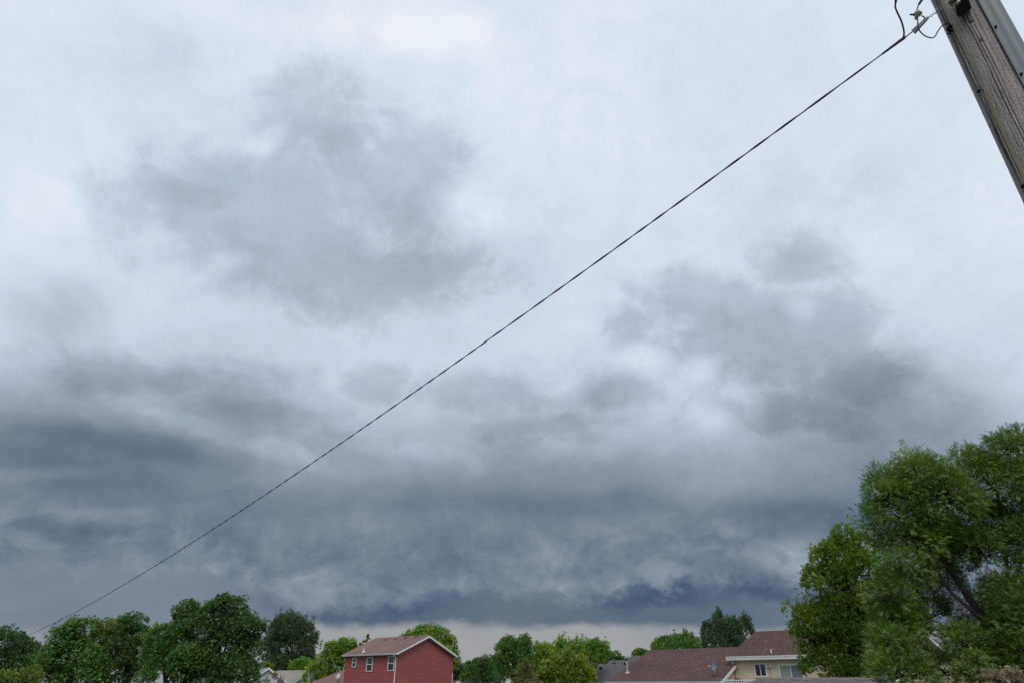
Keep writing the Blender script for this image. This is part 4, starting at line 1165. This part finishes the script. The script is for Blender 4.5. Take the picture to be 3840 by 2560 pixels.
# ------------------------------------------------------------------ trees
def leaf_template(kind):
    """leaflets of one spray in (along, across, up) coordinates, unit length; each leaflet is a folded diamond"""
    L = []
    def leaf(bx, by, ang, ln, wd, bend=-.12):
        c, s = math.cos(ang), math.sin(ang)
        def P(u, v, z): return (bx + u * c - v * s, by + u * s + v * c, z)
        L.append([P(0, 0, 0), P(ln * .45, wd / 2, .05 * ln), P(ln, 0, bend * ln), P(ln * .45, -wd / 2, .05 * ln)])
    if kind == 'pinnate':
        for k in range(3):
            x = .15 + .25 * k
            leaf(x, .01, .75 - .06 * k, .38, .14); leaf(x, -.01, -.75 + .06 * k, .38, .14)
        leaf(.80, 0, 0, .36, .14)
    elif kind == 'broad':
        leaf(0, 0, .0, .75, .60); leaf(.1, .1, 1.5, .55, .42, -.2); leaf(.1, -.1, -1.4, .55, .42, -.2); leaf(.45, .1, .7, .55, .40, -.05)
    elif kind == 'far':
        leaf(0, 0, .1, 1.0, .62); leaf(.1, 0, 1.9, .7, .5, -.2); leaf(.2, 0, -1.5, .75, .5, .1)
    elif kind == 'needle':
        for k in range(3):
            leaf(.3 * k, 0, .6, .46, .15, 0); leaf(.3 * k, 0, -.6, .46, .15, 0)
    return np.array(L)

def unit(a): return a / np.maximum(np.linalg.norm(a, axis=-1, keepdims=True), 1e-9)

def leaf_mesh(name, pos, axis, nrm, size, kind, mat, parent, origin):
    T = leaf_template(kind); nL = len(T); N = len(pos)
    axis = unit(axis); side = unit(np.cross(nrm, axis)); up = np.cross(axis, side)
    fr = np.stack([axis, side, up], 1)                                 # N,3,3
    V = np.einsum('lva,nab->nlvb', T, fr) * size[:, None, None, None] + pos[:, None, None, :]
    V = V.reshape(-1, 3) - np.array(origin)[None, :]
    n4 = N * nL
    me = bpy.data.meshes.new(name)
    me.vertices.add(n4 * 4); me.vertices.foreach_set('co', V.astype(np.float32).ravel())
    me.loops.add(n4 * 4); me.loops.foreach_set('vertex_index', np.arange(n4 * 4, dtype=np.int32))
    me.polygons.add(n4); me.polygons.foreach_set('loop_start', np.arange(0, n4 * 4, 4, dtype=np.int32))
    me.update(calc_edges=True); me.materials.append(mat)
    o = bpy.data.objects.new(name, me); col.objects.link(o); o.parent = parent
    return o

def limb(mb, a, b, r0, r1, rng, seg=6, wob=.06, n=4):
    a, b = Vector(a), Vector(b); L = (b - a).length
    pts = [a + (b - a) * (k / n) + (Vector((rng.uniform(-1, 1), rng.uniform(-1, 1), rng.uniform(-.5, .9))) * (L * wob) if 0 < k < n else Vector()) for k in range(n + 1)]
    pts = smooth_curve(pts, 2)
    mb.tube(pts, [r0 + (r1 - r0) * i / (len(pts) - 1) for i in range(len(pts))], seg, caps=False)

TREE_TRIS = [0]
def tree(name, label, lobes, Y, mat, kind='far', leaf=.20, dens=1.0, clump=.5, upright=0.0, droop=0.0, seed=1, group=None,
         trunk_r=.16, base_px=None, gap=None, cover=1.0, squash=.8, cat='tree', depth_k=.9, trunk_mat='bark', out=.45, twigs=.3, yoff=None, shrink=.86, hole_cut=-.52):
    """lobes: crown masses as seen (px, py, rx, ry); Y metres ahead"""
    rng = random.Random(seed); R = np.random.default_rng(seed)
    LB = []
    for i, (px, py, rx, ry) in enumerate(lobes):
        rx, ry = rx * shrink, ry * shrink
        c = at(px, py + ry * .10, Y); m_ = depth_of(c) / F
        if yoff: c = c + Vector((0, yoff[i], 0))
        else: c = c + Vector((0, rng.uniform(-.35, .35) * rx * m_, 0))
        LB.append((c, rx * m_, rx * m_ * depth_k, ry * m_ / CP ** .3))
    bx = at(base_px, 2500, Y).x if base_px else sum(l[0].x * l[1] for l in LB) / sum(l[1] for l in LB)
    by = Y
    gz = ground_z(bx, by)
    base = Vector((bx, by, gz))
    t = thing(name, base, label, cat, group)
    top = max(l[0].z + l[3] * .4 for l in LB); low = min(l[0].z - l[3] for l in LB)
    tb = MB(); tw = MB()
    fork = Vector((bx, by, gz + max(1.2, (low - gz) * .6 + (top - gz) * .18)))
    pts = smooth_curve([base - UP * .15, base + (fork - base) * .5 + Vector((.05, 0, 0)), fork, fork + (Vector((LB[0][0].x, LB[0][0].y, top)) - fork) * .5], 4)
    tb.tube(pts, [trunk_r * (1.35 if k == 0 else 1.0 - .55 * k / len(pts)) for k in range(len(pts))], 9)
    P, A, N_, S = [], [], [], []
    for i, (c, ax, ay, az) in enumerate(LB):
        st = fork + (c - fork) * .1
        if gap is None: limb(tb, fork - UP * .1, c + UP * az * .2, trunk_r * .5, trunk_r * .16, rng)
        cs = clump * min(1.0, .45 + .4 * min(ax, az))
        area = 4 * math.pi * ((ax * ay) ** 1.6 / 3 + (ax * az) ** 1.6 / 3 + (ay * az) ** 1.6 / 3) ** (1 / 1.6)
        nc = int(max(10, 0.72 * cover * area / (cs * cs)))
        dv = unit(R.normal(size=(nc, 3))); dv[:, 2] = np.where(dv[:, 2] < -.55, -dv[:, 2], dv[:, 2])
        rr = .58 + .44 * R.random(nc) ** .6 + np.where(R.random(nc) < .14, R.uniform(.02, .20, nc), 0)
        wk = unit(R.normal(size=(5, 3))) * R.uniform(2.2, 4.5, (5, 1)); ph = R.uniform(0, 6.28, 5)
        lump = np.sin(dv @ wk.T + ph[None, :]).mean(1)
        rr = rr * (1 + .42 * lump)
        hole = np.sin(dv @ (unit(R.normal(size=(3, 3))) * 4.0).T + R.uniform(0, 6.28, 3)[None, :]).mean(1)
        cen = np.array(c)[None, :] + dv * rr[:, None] * np.array([ax, ay, az])[None, :]
        keep = hole > hole_cut
        for j, (c2, bx2, by2, bz2) in enumerate(LB):
            if j != i:
                q = np.linalg.norm((cen - np.array(c2)[None, :]) / np.array([bx2, by2, bz2])[None, :], axis=1); keep &= q > .55
        cen = cen[keep]; dvk = dv[keep]
        if gap is not None:
            for gc, gr in gap:
                keep2 = np.linalg.norm((cen - np.array(gc)[None, :]) / np.array(gr)[None, :], axis=1) > 1.0 - .18 * R.random(len(cen))
                cen = cen[keep2]; dvk = dvk[keep2]
        if len(cen) == 0: continue
        nC = len(cen)
        csz = cs * R.uniform(.65, 1.35, nC)
        nl = int(max(8, dens * 9.0 * (cs / leaf) ** 2 * .55))
        # every clump is a leafy dome that grows outward and up
        e = unit(dvk * (1 - .6 * min(1, upright)) + np.array([0, 0, .45 + .9 * upright]) + R.normal(size=(nC, 3)) * .22)
        ld = R.normal(size=(nC, nl, 3)); dot = np.sum(ld * e[:, None, :], -1, keepdims=True)
        ld = unit(ld + e[:, None, :] * np.where(dot < -.1, -1.8 * dot, 0))
        along = np.sum(ld * e[:, None, :], -1, keepdims=True)
        lr = .55 + .45 * R.random((nC, nl, 1)) ** .7
        stretch = 1 + out * R.random((nC, 1, 1)) + 1.5 * upright * R.uniform(.5, 1.3, (nC, 1, 1))
        rad_ = ld - along * e[:, None, :]
        tip_ = np.clip(along, 0, 1)
        off = (rad_ * (1 - .55 * min(1, upright) * tip_) + along * e[:, None, :] * stretch) * lr * csz[:, None, None]
        p = (cen[:, None, :] + off + R.normal(size=off.shape) * .05 * csz[:, None, None]).reshape(-1, 3)
        d = ld.reshape(-1, 3)
        ax_ = unit(d * .7 + R.normal(size=d.shape) * .45 + np.repeat(e, nl, 0) * (.5 + upright) + np.array([0, 0, -.15 - droop]))
        nr = unit(d * 1.0 + np.array([0, 0, .55]) + R.normal(size=d.shape) * .22)
        P.append(p); A.append(ax_); N_.append(nr); S.append(leaf * R.uniform(.65, 1.3, len(p)))
        for k in range(len(cen)):
            if rng.random() < twigs: limb(tw, Vector(c) + (Vector(cen[k]) - Vector(c)) * .15, Vector(cen[k]), .022 + .006 * ax, .006, rng, 4, .05, 3)
    P, A, N_, S = map(np.concatenate, (P, A, N_, S))
    tk = tb.build('trunk', M[trunk_mat], t, smooth=True)
    if tw.v: tag(tw.build('branches', M[trunk_mat], t, smooth=True), None, kind='stuff')
    leaf_mesh('crown', P, A, N_, S, kind, mat, t, base)
    TREE_TRIS[0] += len(P) * len(leaf_template(kind)) * 2
    return t, fork

def conifer(name, label, px, top_py, half_px, Y, mat, seed=1, group=None, leaf=0.17, cone=1.0, dens=1.0, sag=.25, bottom_z=.4):
    rng = random.Random(seed); R = np.random.default_rng(seed)
    tip = at(px, top_py, Y); m_ = depth_of(tip) / F
    gz = ground_z(tip.x, tip.y); base = Vector((tip.x, tip.y, gz))
    H = tip.z - gz
    # half width given at the height of the picture's lower edge
    ref = max(.5, tip.z - at(px, 2560, Y).z); rmax_per = half_px * m_ / ref ** cone
    t = thing(name, base, label, 'tree', group)
    MB().tube([base - UP * .1, base + UP * H * .5, tip], [.14, .08, .012], 7).build('trunk', M['bark'], t)
    P, A, N_, S = [], [], [], []; br = MB()
    z = .05
    while z < H - bottom_z:
        r = rmax_per * z ** cone; r = min(r, half_px * m_ * 1.5)
        nb = int(5 + 7 * min(1, r / 1.0))
        for b in range(nb):
            a = rng.uniform(0, 2 * math.pi); rr = max(.06, r * rng.uniform(.72, 1.12))
            o = Vector((tip.x, tip.y, tip.z - z)); dirv = Vector((math.cos(a), math.sin(a), .12 - sag))
            n = max(3, int(dens * 9 * rr / leaf * .6))
            u = R.random(n) ** .7
            pts = np.array(o)[None] + np.array(dirv)[None] * (u * rr)[:, None] + np.array([0, 0, 1])[None] * (.12 * rr * u ** 2)[:, None] + R.normal(size=(n, 3)) * leaf * .28
            P.append(pts); A.append(unit(np.array(dirv)[None] + R.normal(size=(n, 3)) * .45 + np.array([0, 0, .15])))
            N_.append(unit(R.normal(size=(n, 3)) * .35 + np.array([0, 0, 1]))); S.append(leaf * R.uniform(.6, 1.2, n))
        z += .13 + .035 * z
    P, A, N_, S = map(np.concatenate, (P, A, N_, S))
    leaf_mesh('crown', P, A, N_, S, 'needle', mat, t, base)
    TREE_TRIS[0] += len(P) * 12
    return t

LM = {}
LM['deep'] = leaf_mat('leaf_deep_green', (0.049, 0.098, 0.038), (0.085, 0.160, 0.053), (0.133, 0.235, 0.068))
LM['mid'] = leaf_mat('leaf_mid_green', (0.064, 0.135, 0.038), (0.109, 0.217, 0.053), (0.170, 0.311, 0.072), (0.160, 0.264, 0.049))
LM['olive'] = leaf_mat('leaf_olive', (0.094, 0.147, 0.042), (0.151, 0.217, 0.053), (0.226, 0.293, 0.068), (0.246, 0.273, 0.056))
LM['bright'] = leaf_mat('leaf_bright_green', (0.104, 0.198, 0.034), (0.179, 0.311, 0.046), (0.264, 0.415, 0.064), (0.282, 0.358, 0.049))
LM['lime'] = leaf_mat('leaf_lime', (.12, .19, .022), (.19, .275, .030), (.27, .36, .040), (.25, .29, .03))
LM['blue'] = leaf_mat('leaf_blue_green', (0.056, 0.094, 0.068), (0.085, 0.135, 0.091), (0.129, 0.185, 0.117))
LM['poplar'] = leaf_mat('leaf_poplar', (0.049, 0.087, 0.049), (0.079, 0.133, 0.068), (0.125, 0.189, 0.091))
LM['khaki'] = leaf_mat('needle_khaki', (0.122, 0.142, 0.053), (0.189, 0.208, 0.075), (0.273, 0.282, 0.104))
LM['ash'] = leaf_mat('leaf_ash', (.082, .145, .036), (.120, .208, .046), (.175, .275, .058), (.19, .28, .045))
LM['maple'] = leaf_mat('leaf_maple', (.085, .150, .028), (.135, .225, .038), (.195, .300, .048), (.22, .30, .040))
LM['rust'] = leaf_mat('leaf_rust', (0.189, 0.142, 0.104), (0.320, 0.246, 0.189), (0.452, 0.358, 0.282))

LG = 'trees along the left of the gardens'
tree('leafy_tree', 'dark green tree cut by the left edge, with the cable end in front', [(20, 2420, 80, 56), (70, 2440, 40, 50), (20, 2500, 90, 70), (60, 2540, 70, 60)], 46, LM['deep'], seed=3, group=LG, shrink=.80, leaf=.13, clump=.50)
tree('leafy_tree', 'low dark tree in the dip right of the leftmost tree', [(125, 2452, 38, 36), (110, 2510, 55, 60), (150, 2500, 40, 50)], 58, LM['deep'], seed=4, group=LG, shrink=.80, leaf=.14, clump=.45)
tree('leafy_tree', 'broad rounded mid-green tree left of the yellowish-green tree', [(300, 2372, 70, 52), (230, 2410, 75, 60), (255, 2470, 105, 80), (190, 2480, 65, 80), (300, 2530, 110, 80), (180, 2550, 80, 60)], 50, LM['mid'], seed=5, group=LG, shrink=.80, leaf=.15, clump=.62, droop=.3)
tree('leafy_tree', 'yellowish-green tree between the broad rounded tree and the notch', [(395, 2362, 50, 38), (380, 2410, 62, 55), (430, 2440, 60, 70), (380, 2500, 70, 60), (440, 2540, 80, 60)], 52, LM['olive'], seed=6, group=LG, shrink=.80, leaf=.14, clump=.55)
tree('leafy_tree', 'feathery dark green tree just left of the notch in the tree line', [(512, 2350, 44, 38), (470, 2360, 32, 34), (500, 2400, 60, 50), (520, 2450, 60, 70), (500, 2520, 90, 70)], 51, LM['deep'], seed=7, group=LG, shrink=.80, leaf=.14, clump=.50, upright=.2)
tree('leafy_tree', 'lower green tree in front of the tallest left tree', [(595, 2390, 40, 40), (650, 2420, 62, 60), (600, 2440, 60, 55), (640, 2510, 90, 70), (720, 2490, 80, 70)], 47, LM['mid'], seed=8, group=LG, shrink=.80, leaf=.14, clump=.5, upright=.15)
tree('leafy_tree', 'tallest dark green tree of the left group with a rounded top', [(845, 2295, 78, 58), (790, 2310, 55, 50), (700, 2310, 50, 52), (690, 2355, 48, 50), (760, 2380, 95, 75), (860, 2380, 78, 80), (930, 2370, 50, 48), (960, 2350, 38, 34), (840, 2450, 120, 75), (926, 2442, 50, 64), (850, 2530, 130, 70), (760, 2530, 100, 70), (940, 2512, 32, 38)], 48, LM['deep'], seed=9, group=LG, shrink=.80, leaf=.15, clump=.55, trunk_r=.22)
tree('poplar_tree', 'dense grey-green tree with upswept tips left of the red house', [(1080, 2362, 62, 52), (1035, 2392, 42, 56), (1130, 2398, 48, 62), (1162, 2440, 30, 56), (1085, 2450, 95, 80), (1010, 2450, 35, 60), (1085, 2520, 105, 70)], 119, LM['poplar'], seed=10, leaf=0.23, clump=.62, upright=.9, squash=.9, trunk_r=.25)
tree('garden_shrub', 'yellowish shrub above the white house gable', [(993, 2498, 22, 14), (1008, 2502, 16, 12)], 112, LM['lime'], seed=11, leaf=0.18, clump=.4, trunk_r=.08, cat='shrub')
tree('garden_shrub', 'rounded light green shrub behind the pale roof', [(1112, 2498, 30, 18), (1140, 2490, 26, 24), (1130, 2510, 45, 18)], 113, LM['bright'], seed=12, leaf=0.18, clump=.45, trunk_r=.08, cat='shrub')
bt, bf = tree('birch_tree', 'light green tree with pale stems left of the red house', [(1300, 2425, 46, 24), (1255, 2440, 44, 30), (1290, 2460, 62, 36), (1225, 2480, 48, 34), (1270, 2500, 62, 40), (1195, 2520, 48, 38), (1225, 2550, 72, 36), (1310, 2500, 40, 60)], 95, LM['bright'], seed=13, leaf=0.18, clump=.5, trunk_r=.12, base_px=1250)
for (pts, r) in (([(1262, 2560), (1268, 2530), (1258, 2500), (1250, 2480)], .05), ([(1284, 2560), (1286, 2520), (1290, 2500), (1298, 2478)], .06), ([(1268, 2540), (1274, 2515), (1270, 2495)], .04)):
    MB().tube(smooth_curve([at(x, y, 92.6) for x, y in pts], 4), [r * (1 - .6 * k / 12) for k in range(4 * (len(pts) - 1) + 1)], 6).build('pale_stem', M['clamp_body'], bt)
tree('young_tree', 'thin sapling top showing over the left roof edge of the red house', [(1379, 2384, 4, 6), (1381, 2396, 6, 5), (1366, 2405, 7, 4), (1352, 2416, 8, 4)], 97, LM['mid'], seed=14, leaf=.15, clump=.16, trunk_r=.03, dens=.35, cover=.3)
tree('round_tree', 'rounded bright green tree rising behind the red house gable', [(1590, 2385, 70, 36), (1540, 2400, 42, 32), (1650, 2395, 48, 34), (1690, 2430, 26, 40), (1700, 2470, 18, 40), (1600, 2450, 100, 60), (1650, 2500, 60, 50)], 98, LM['bright'], seed=15, leaf=0.23, clump=.60, droop=.5, trunk_r=.2)
conifer('spruce_tree', 'blue-green spruce behind the right corner of the red house', 1712, 2448, 42, 100, LM['blue'], seed=16, leaf=0.24, cone=.6)
conifer('spruce_tree', 'dark green spire-topped conifer in front of the middle trees', 1818, 2450, 74, 82, LM['deep'], seed=17, leaf=0.21, cone=.75, dens=1.3)
MG = 'broadleaf trees in the middle distance'
tree('leafy_tree', 'small dark green tree in the gap left of the spire-topped conifer', [(1765, 2502, 26, 20), (1785, 2495, 24, 24), (1850, 2485, 20, 26), (1760, 2535, 30, 28)], 94, LM['mid'], seed=18, group=MG, leaf=0.20, clump=.45)
tree('leafy_tree', 'twin-topped dark green tree right of the spire-topped conifer', [(1910, 2418, 30, 26), (1965, 2414, 28, 24), (1885, 2450, 26, 36), (1930, 2460, 55, 48), (1990, 2470, 34, 50), (1900, 2520, 50, 50), (1970, 2530, 60, 50)], 90, LM['mid'], seed=19, group=MG, leaf=0.21, clump=.45, upright=.5)
conifer('spruce_tree', 'khaki-tipped conifer low in front of the twin-topped tree', 1968, 2462, 62, 64, LM['khaki'], seed=20, leaf=0.18, cone=.8, dens=1.4)
tree('leafy_tree', 'green tree with long spiky shoots behind the lime tree', [(2045, 2450, 40, 26), (2110, 2440, 44, 30), (2180, 2450, 50, 34), (2235, 2432, 44, 22), (2210, 2470, 50, 36), (2250, 2455, 40, 28), (2060, 2490, 60, 44), (2150, 2500, 80, 50)], 86, LM['bright'], seed=21, group=MG, leaf=0.21, clump=.45, upright=1.0, squash=.7)
tree('leafy_tree', 'lime green tree in front of the grey roof', [(2125, 2478, 40, 30), (2075, 2505, 44, 32), (2165, 2500, 40, 32), (2090, 2540, 70, 40), (2180, 2535, 44, 36), (2210, 2540, 24, 28), (2130, 2560, 90, 40), (2040, 2545, 30, 34)], 66, LM['lime'], seed=22, group=MG, leaf=.18, clump=.42, hole_cut=-.38, upright=.3)
tree('leafy_tree', 'small green tree tapering down to the grey roof', [(2300, 2462, 28, 18), (2280, 2470, 30, 24), (2325, 2472, 12, 8), (2265, 2490, 40, 30)], 100, LM['mid'], seed=23, group=MG, leaf=0.21, clump=.42)
FG = 'low far trees closing the middle gap'
for q, (px, py, w, h, key, lab) in enumerate(((1748, 2520, 40, 26, 'mid', 'low far tree showing beside the blue-green spruce'), (1840, 2508, 46, 30, 'deep', 'low dark far tree behind the spire-topped conifer'), (2020, 2490, 50, 34, 'mid', 'far tree behind the khaki-tipped conifer'), (2330, 2494, 44, 26, 'deep', 'far dark tree behind the grey hipped roofs'))):
    tree('leafy_tree', lab, [(px, py, w, h), (px - w * .6, py + 8, w * .6, h * .8), (px + w * .6, py + 6, w * .6, h * .8), (px, py + 30, w * 1.2, h)], 128 + 3 * q, LM[key], seed=60 + q, group=FG, leaf=0.26, clump=.5, upright=.4)
BG = 'treetops behind the maroon roof'
tree('leafy_tree', 'small treetop between the grey roof and the maroon roof', [(2395, 2446, 20, 10), (2412, 2447, 14, 9), (2400, 2470, 30, 20)], 112, LM['mid'], seed=24, group=BG, leaf=.3, clump=.4)
tree('leafy_tree', 'low spiky treetop showing over the low maroon ridge', [(2505, 2418, 42, 18), (2575, 2410, 44, 22), (2470, 2430, 26, 14), (2540, 2445, 90, 30)], 104, LM['mid'], seed=25, group=BG, leaf=.3, clump=.42, upright=1.3, squash=.7)
tree('poplar_tree', 'clump of dark pointed treetops behind the maroon roof', [(2695, 2332, 20, 30), (2690, 2375, 36, 46), (2648, 2375, 14, 34), (2745, 2352, 18, 30), (2797, 2342, 16, 30), (2815, 2370, 14, 36), (2755, 2395, 52, 46), (2680, 2430, 52, 40), (2780, 2440, 52, 40)], 108, LM['poplar'], seed=26, leaf=0.26, clump=.5, upright=1.4, squash=.7, trunk_r=.25)

# ---- the two big trees on the right
mp, mf = tree('maple_tree', 'yellow-green maple standing left of the big ash on the right', [(3175, 2027, 40, 44), (3115, 2072, 42, 46), (3235, 2052, 40, 48), (3175, 2102, 80, 62), (3095, 2120, 50, 50), (3200, 2150, 105, 75), (3070, 2170, 50, 56), (3270, 2180, 90, 90), (3140, 2230, 100, 80), (3020, 2320, 60, 50), (3090, 2340, 95, 75), (3200, 2340, 110, 90), (3300, 2330, 90, 95), (3000, 2370, 34, 34), (3050, 2420, 60, 55), (3130, 2470, 115, 75), (3250, 2470, 120, 80), (3170, 2550, 120, 50), (3070, 2490, 50, 40)],
     37, LM['maple'], kind='broad', seed=31, leaf=.14, clump=.48, dens=.9, upright=.5, shrink=.86, hole_cut=-.42, trunk_r=.22, base_px=3190, twigs=.2)

ASH_Y = 29.0
gapc = at(3560, 2230, ASH_Y - 1.6); gm_ = depth_of(gapc) / F
gap = [(gapc, (62 * gm_, 2.6, 80 * gm_)), (at(3545, 2330, ASH_Y - 1.6), (34 * gm_, 2.6, 48 * gm_)), (at(3690, 2190, ASH_Y - 1.5), (46 * gm_, 1.6, 26 * gm_)), (at(3470, 2105, ASH_Y - 1.5), (40 * gm_, 2.0, 30 * gm_)),
       (at(3480, 2430, ASH_Y - 1.0), (22 * gm_, 2.4, 22 * gm_)), (at(3640, 2330, ASH_Y - 1.5), (55 * gm_, 2.0, 35 * gm_))]
ash_lobes = [(3358, 1828, 87.4, 70), (3328, 1888, 78.2, 75), (3420, 1798, 85, 75), (3500, 1778, 75, 62), (3500, 1888, 130, 95), (3390, 1944, 130, 90), (3358, 2004, 69, 60),
             (3660, 1740, 70, 58), (3740, 1710, 75, 62), (3850, 1710, 90, 75), (3720, 1818, 120, 100), (3600, 1848, 100, 90), (3850, 1858, 130, 120), (3780, 1964, 140, 110), (3950, 1944, 130, 150),
             (3560, 1998, 105, 70), (3480, 2010, 80, 50), (3740, 2060, 110, 90), (3850, 2080, 120, 110), (3640, 2060, 70, 45), (3560, 2420, 70, 50), (3480, 2480, 70, 50), (3560, 2520, 80, 50), (3450, 2350, 45, 40), (3380, 2060, 90, 60), (3340, 2150, 80, 60), (3300, 2250, 70, 60), (3400, 2200, 55, 55), (3350, 2330, 75, 60), (3420, 2300, 60, 55),
             (3740, 2260, 95, 70), (3840, 2250, 110, 100), (3700, 2390, 80, 60), (3790, 2380, 110, 90), (3900, 2400, 120, 120), (3780, 2500, 120, 80), (3310, 2440, 80, 60), (3400, 2430, 60, 60), (3330, 2530, 110, 60), (3440, 2540, 60, 40), (3620, 2440, 50, 45), (3650, 2530, 80, 50), (3860, 2560, 100, 60), (3560, 2200, 95, 90), (3650, 2150, 95, 90), (3620, 2290, 90, 80), (3700, 2020, 100, 90), (3520, 2320, 80, 80), (3700, 2370, 75, 62), (3755, 2450, 85, 75), (3720, 2300, 60, 45)]
ya = random.Random(77)
at_obj, af = tree('ash_tree', 'big dark green ash tree with a bare limb, cut by the right edge', ash_lobes, ASH_Y, LM['ash'], kind='pinnate', seed=32, leaf=0.22, clump=.52, dens=1.1, shrink=.88, trunk_r=.26, base_px=3790, gap=gap, twigs=.3, droop=.15, cover=2.0, hole_cut=-.8,
     yoff=[ya.uniform(-1.3, 1.3) for _ in ash_lobes[:-8]] + [2.6] * 5 + [-1.7] * 3)
# its visible limbs and bare twigs
def ash_limbs():
    rng = random.Random(8); w = MB(); tw = MB(); t = at_obj
    def path(pts, r0, r1, dy=0.0, seg=8, mb=w):
        P_ = smooth_curve([at(x, y, ASH_Y + dy + (q[0] if q else 0)) for x, y, *q in pts], 4)
        mb.tube(P_, [r0 + (r1 - r0) * (k / (len(P_) - 1)) ** .8 for k in range(len(P_))], seg, caps=False); return P_
    main = path([(3795, 2570), (3770, 2470), (3740, 2400), (3690, 2330), (3640, 2285), (3600, 2250), (3560, 2210), (3515, 2140), (3470, 2090), (3425, 2060), (3350, 2040)], .15, .022, -.3)
    path([(3770, 2470), (3775, 2250), (3775, 2100), (3750, 1900), (3720, 1750)], .11, .03, 1.6)
    path([(3560, 2210), (3545, 2100), (3530, 1960), (3500, 1800)], .045, .015, .3)
    path([(3770, 2470), (3700, 2380), (3620, 2340), (3540, 2355), (3470, 2370), (3410, 2405)], .055, .018, -.7)
    path([(3515, 2140), (3440, 2170), (3380, 2190), (3330, 2240)], .04, .012, .1)
    path([(3795, 2500), (3840, 2300), (3870, 2100), (3880, 1850)], .12, .03, .3)
    for k in range(230):
        i = rng.randrange(len(main) // 4, len(main)); a = main[i]
        d = Vector((rng.gauss(-.3, .8), rng.gauss(0, .6), rng.gauss(-.25, .7))); L_ = rng.uniform(.3, 1.1)
        b = a + d.normalized() * L_
        limb(tw, a, b, .010, .003, rng, 3, .10, 3)
        if rng.random() < .8:
            m_ = a + (b - a) * rng.uniform(.3, .7); limb(tw, m_, m_ + Vector((rng.gauss(0, .5), rng.gauss(0, .5), rng.gauss(-.2, .5))) * .6, .006, .002, rng, 3, .1, 2)
    w.build('bare_limb', M['bark'], t, smooth=True)
    tag(tw.build('bare_twigs', M['twig'], t), None, kind='stuff')
ash_limbs()

# ---- low shrubs
tree('garden_shrub', 'yellow-tipped green shrub under the big ash at the lower right', [(3660, 2480, 45, 40), (3620, 2530, 50, 40), (3690, 2540, 50, 40)], 25, LM['olive'], kind='broad', seed=41, leaf=.10, clump=.3, trunk_r=.05, cat='shrub')
tree('garden_shrub', 'brownish pink-leaved shrub at the bottom right corner', [(3740, 2550, 40, 30), (3790, 2560, 50, 40)], 24, LM['rust'], kind='broad', seed=42, leaf=.10, clump=.3, trunk_r=.05, cat='shrub')
tree('garden_shrub', 'greyish-purple feathery shrub in front of the white gable', [(1030, 2546, 9, 16), (1000, 2558, 14, 12), (1050, 2562, 12, 12)], 60, LM['rust'], seed=43, leaf=.10, clump=.24, trunk_r=.05, cat='shrub', upright=1.4, squash=.6, dens=.35, cover=.6)
tree('garden_shrub', 'pale green low shrub at the lower left corner', [(30, 2550, 60, 26), (100, 2548, 50, 30)], 40, LM['olive'], seed=44, leaf=.14, clump=.4, trunk_r=.05, cat='shrub')
print('leaf triangles', TREE_TRIS[0])

for o in bpy.data.objects:
    if '_w' in o: del o['_w']
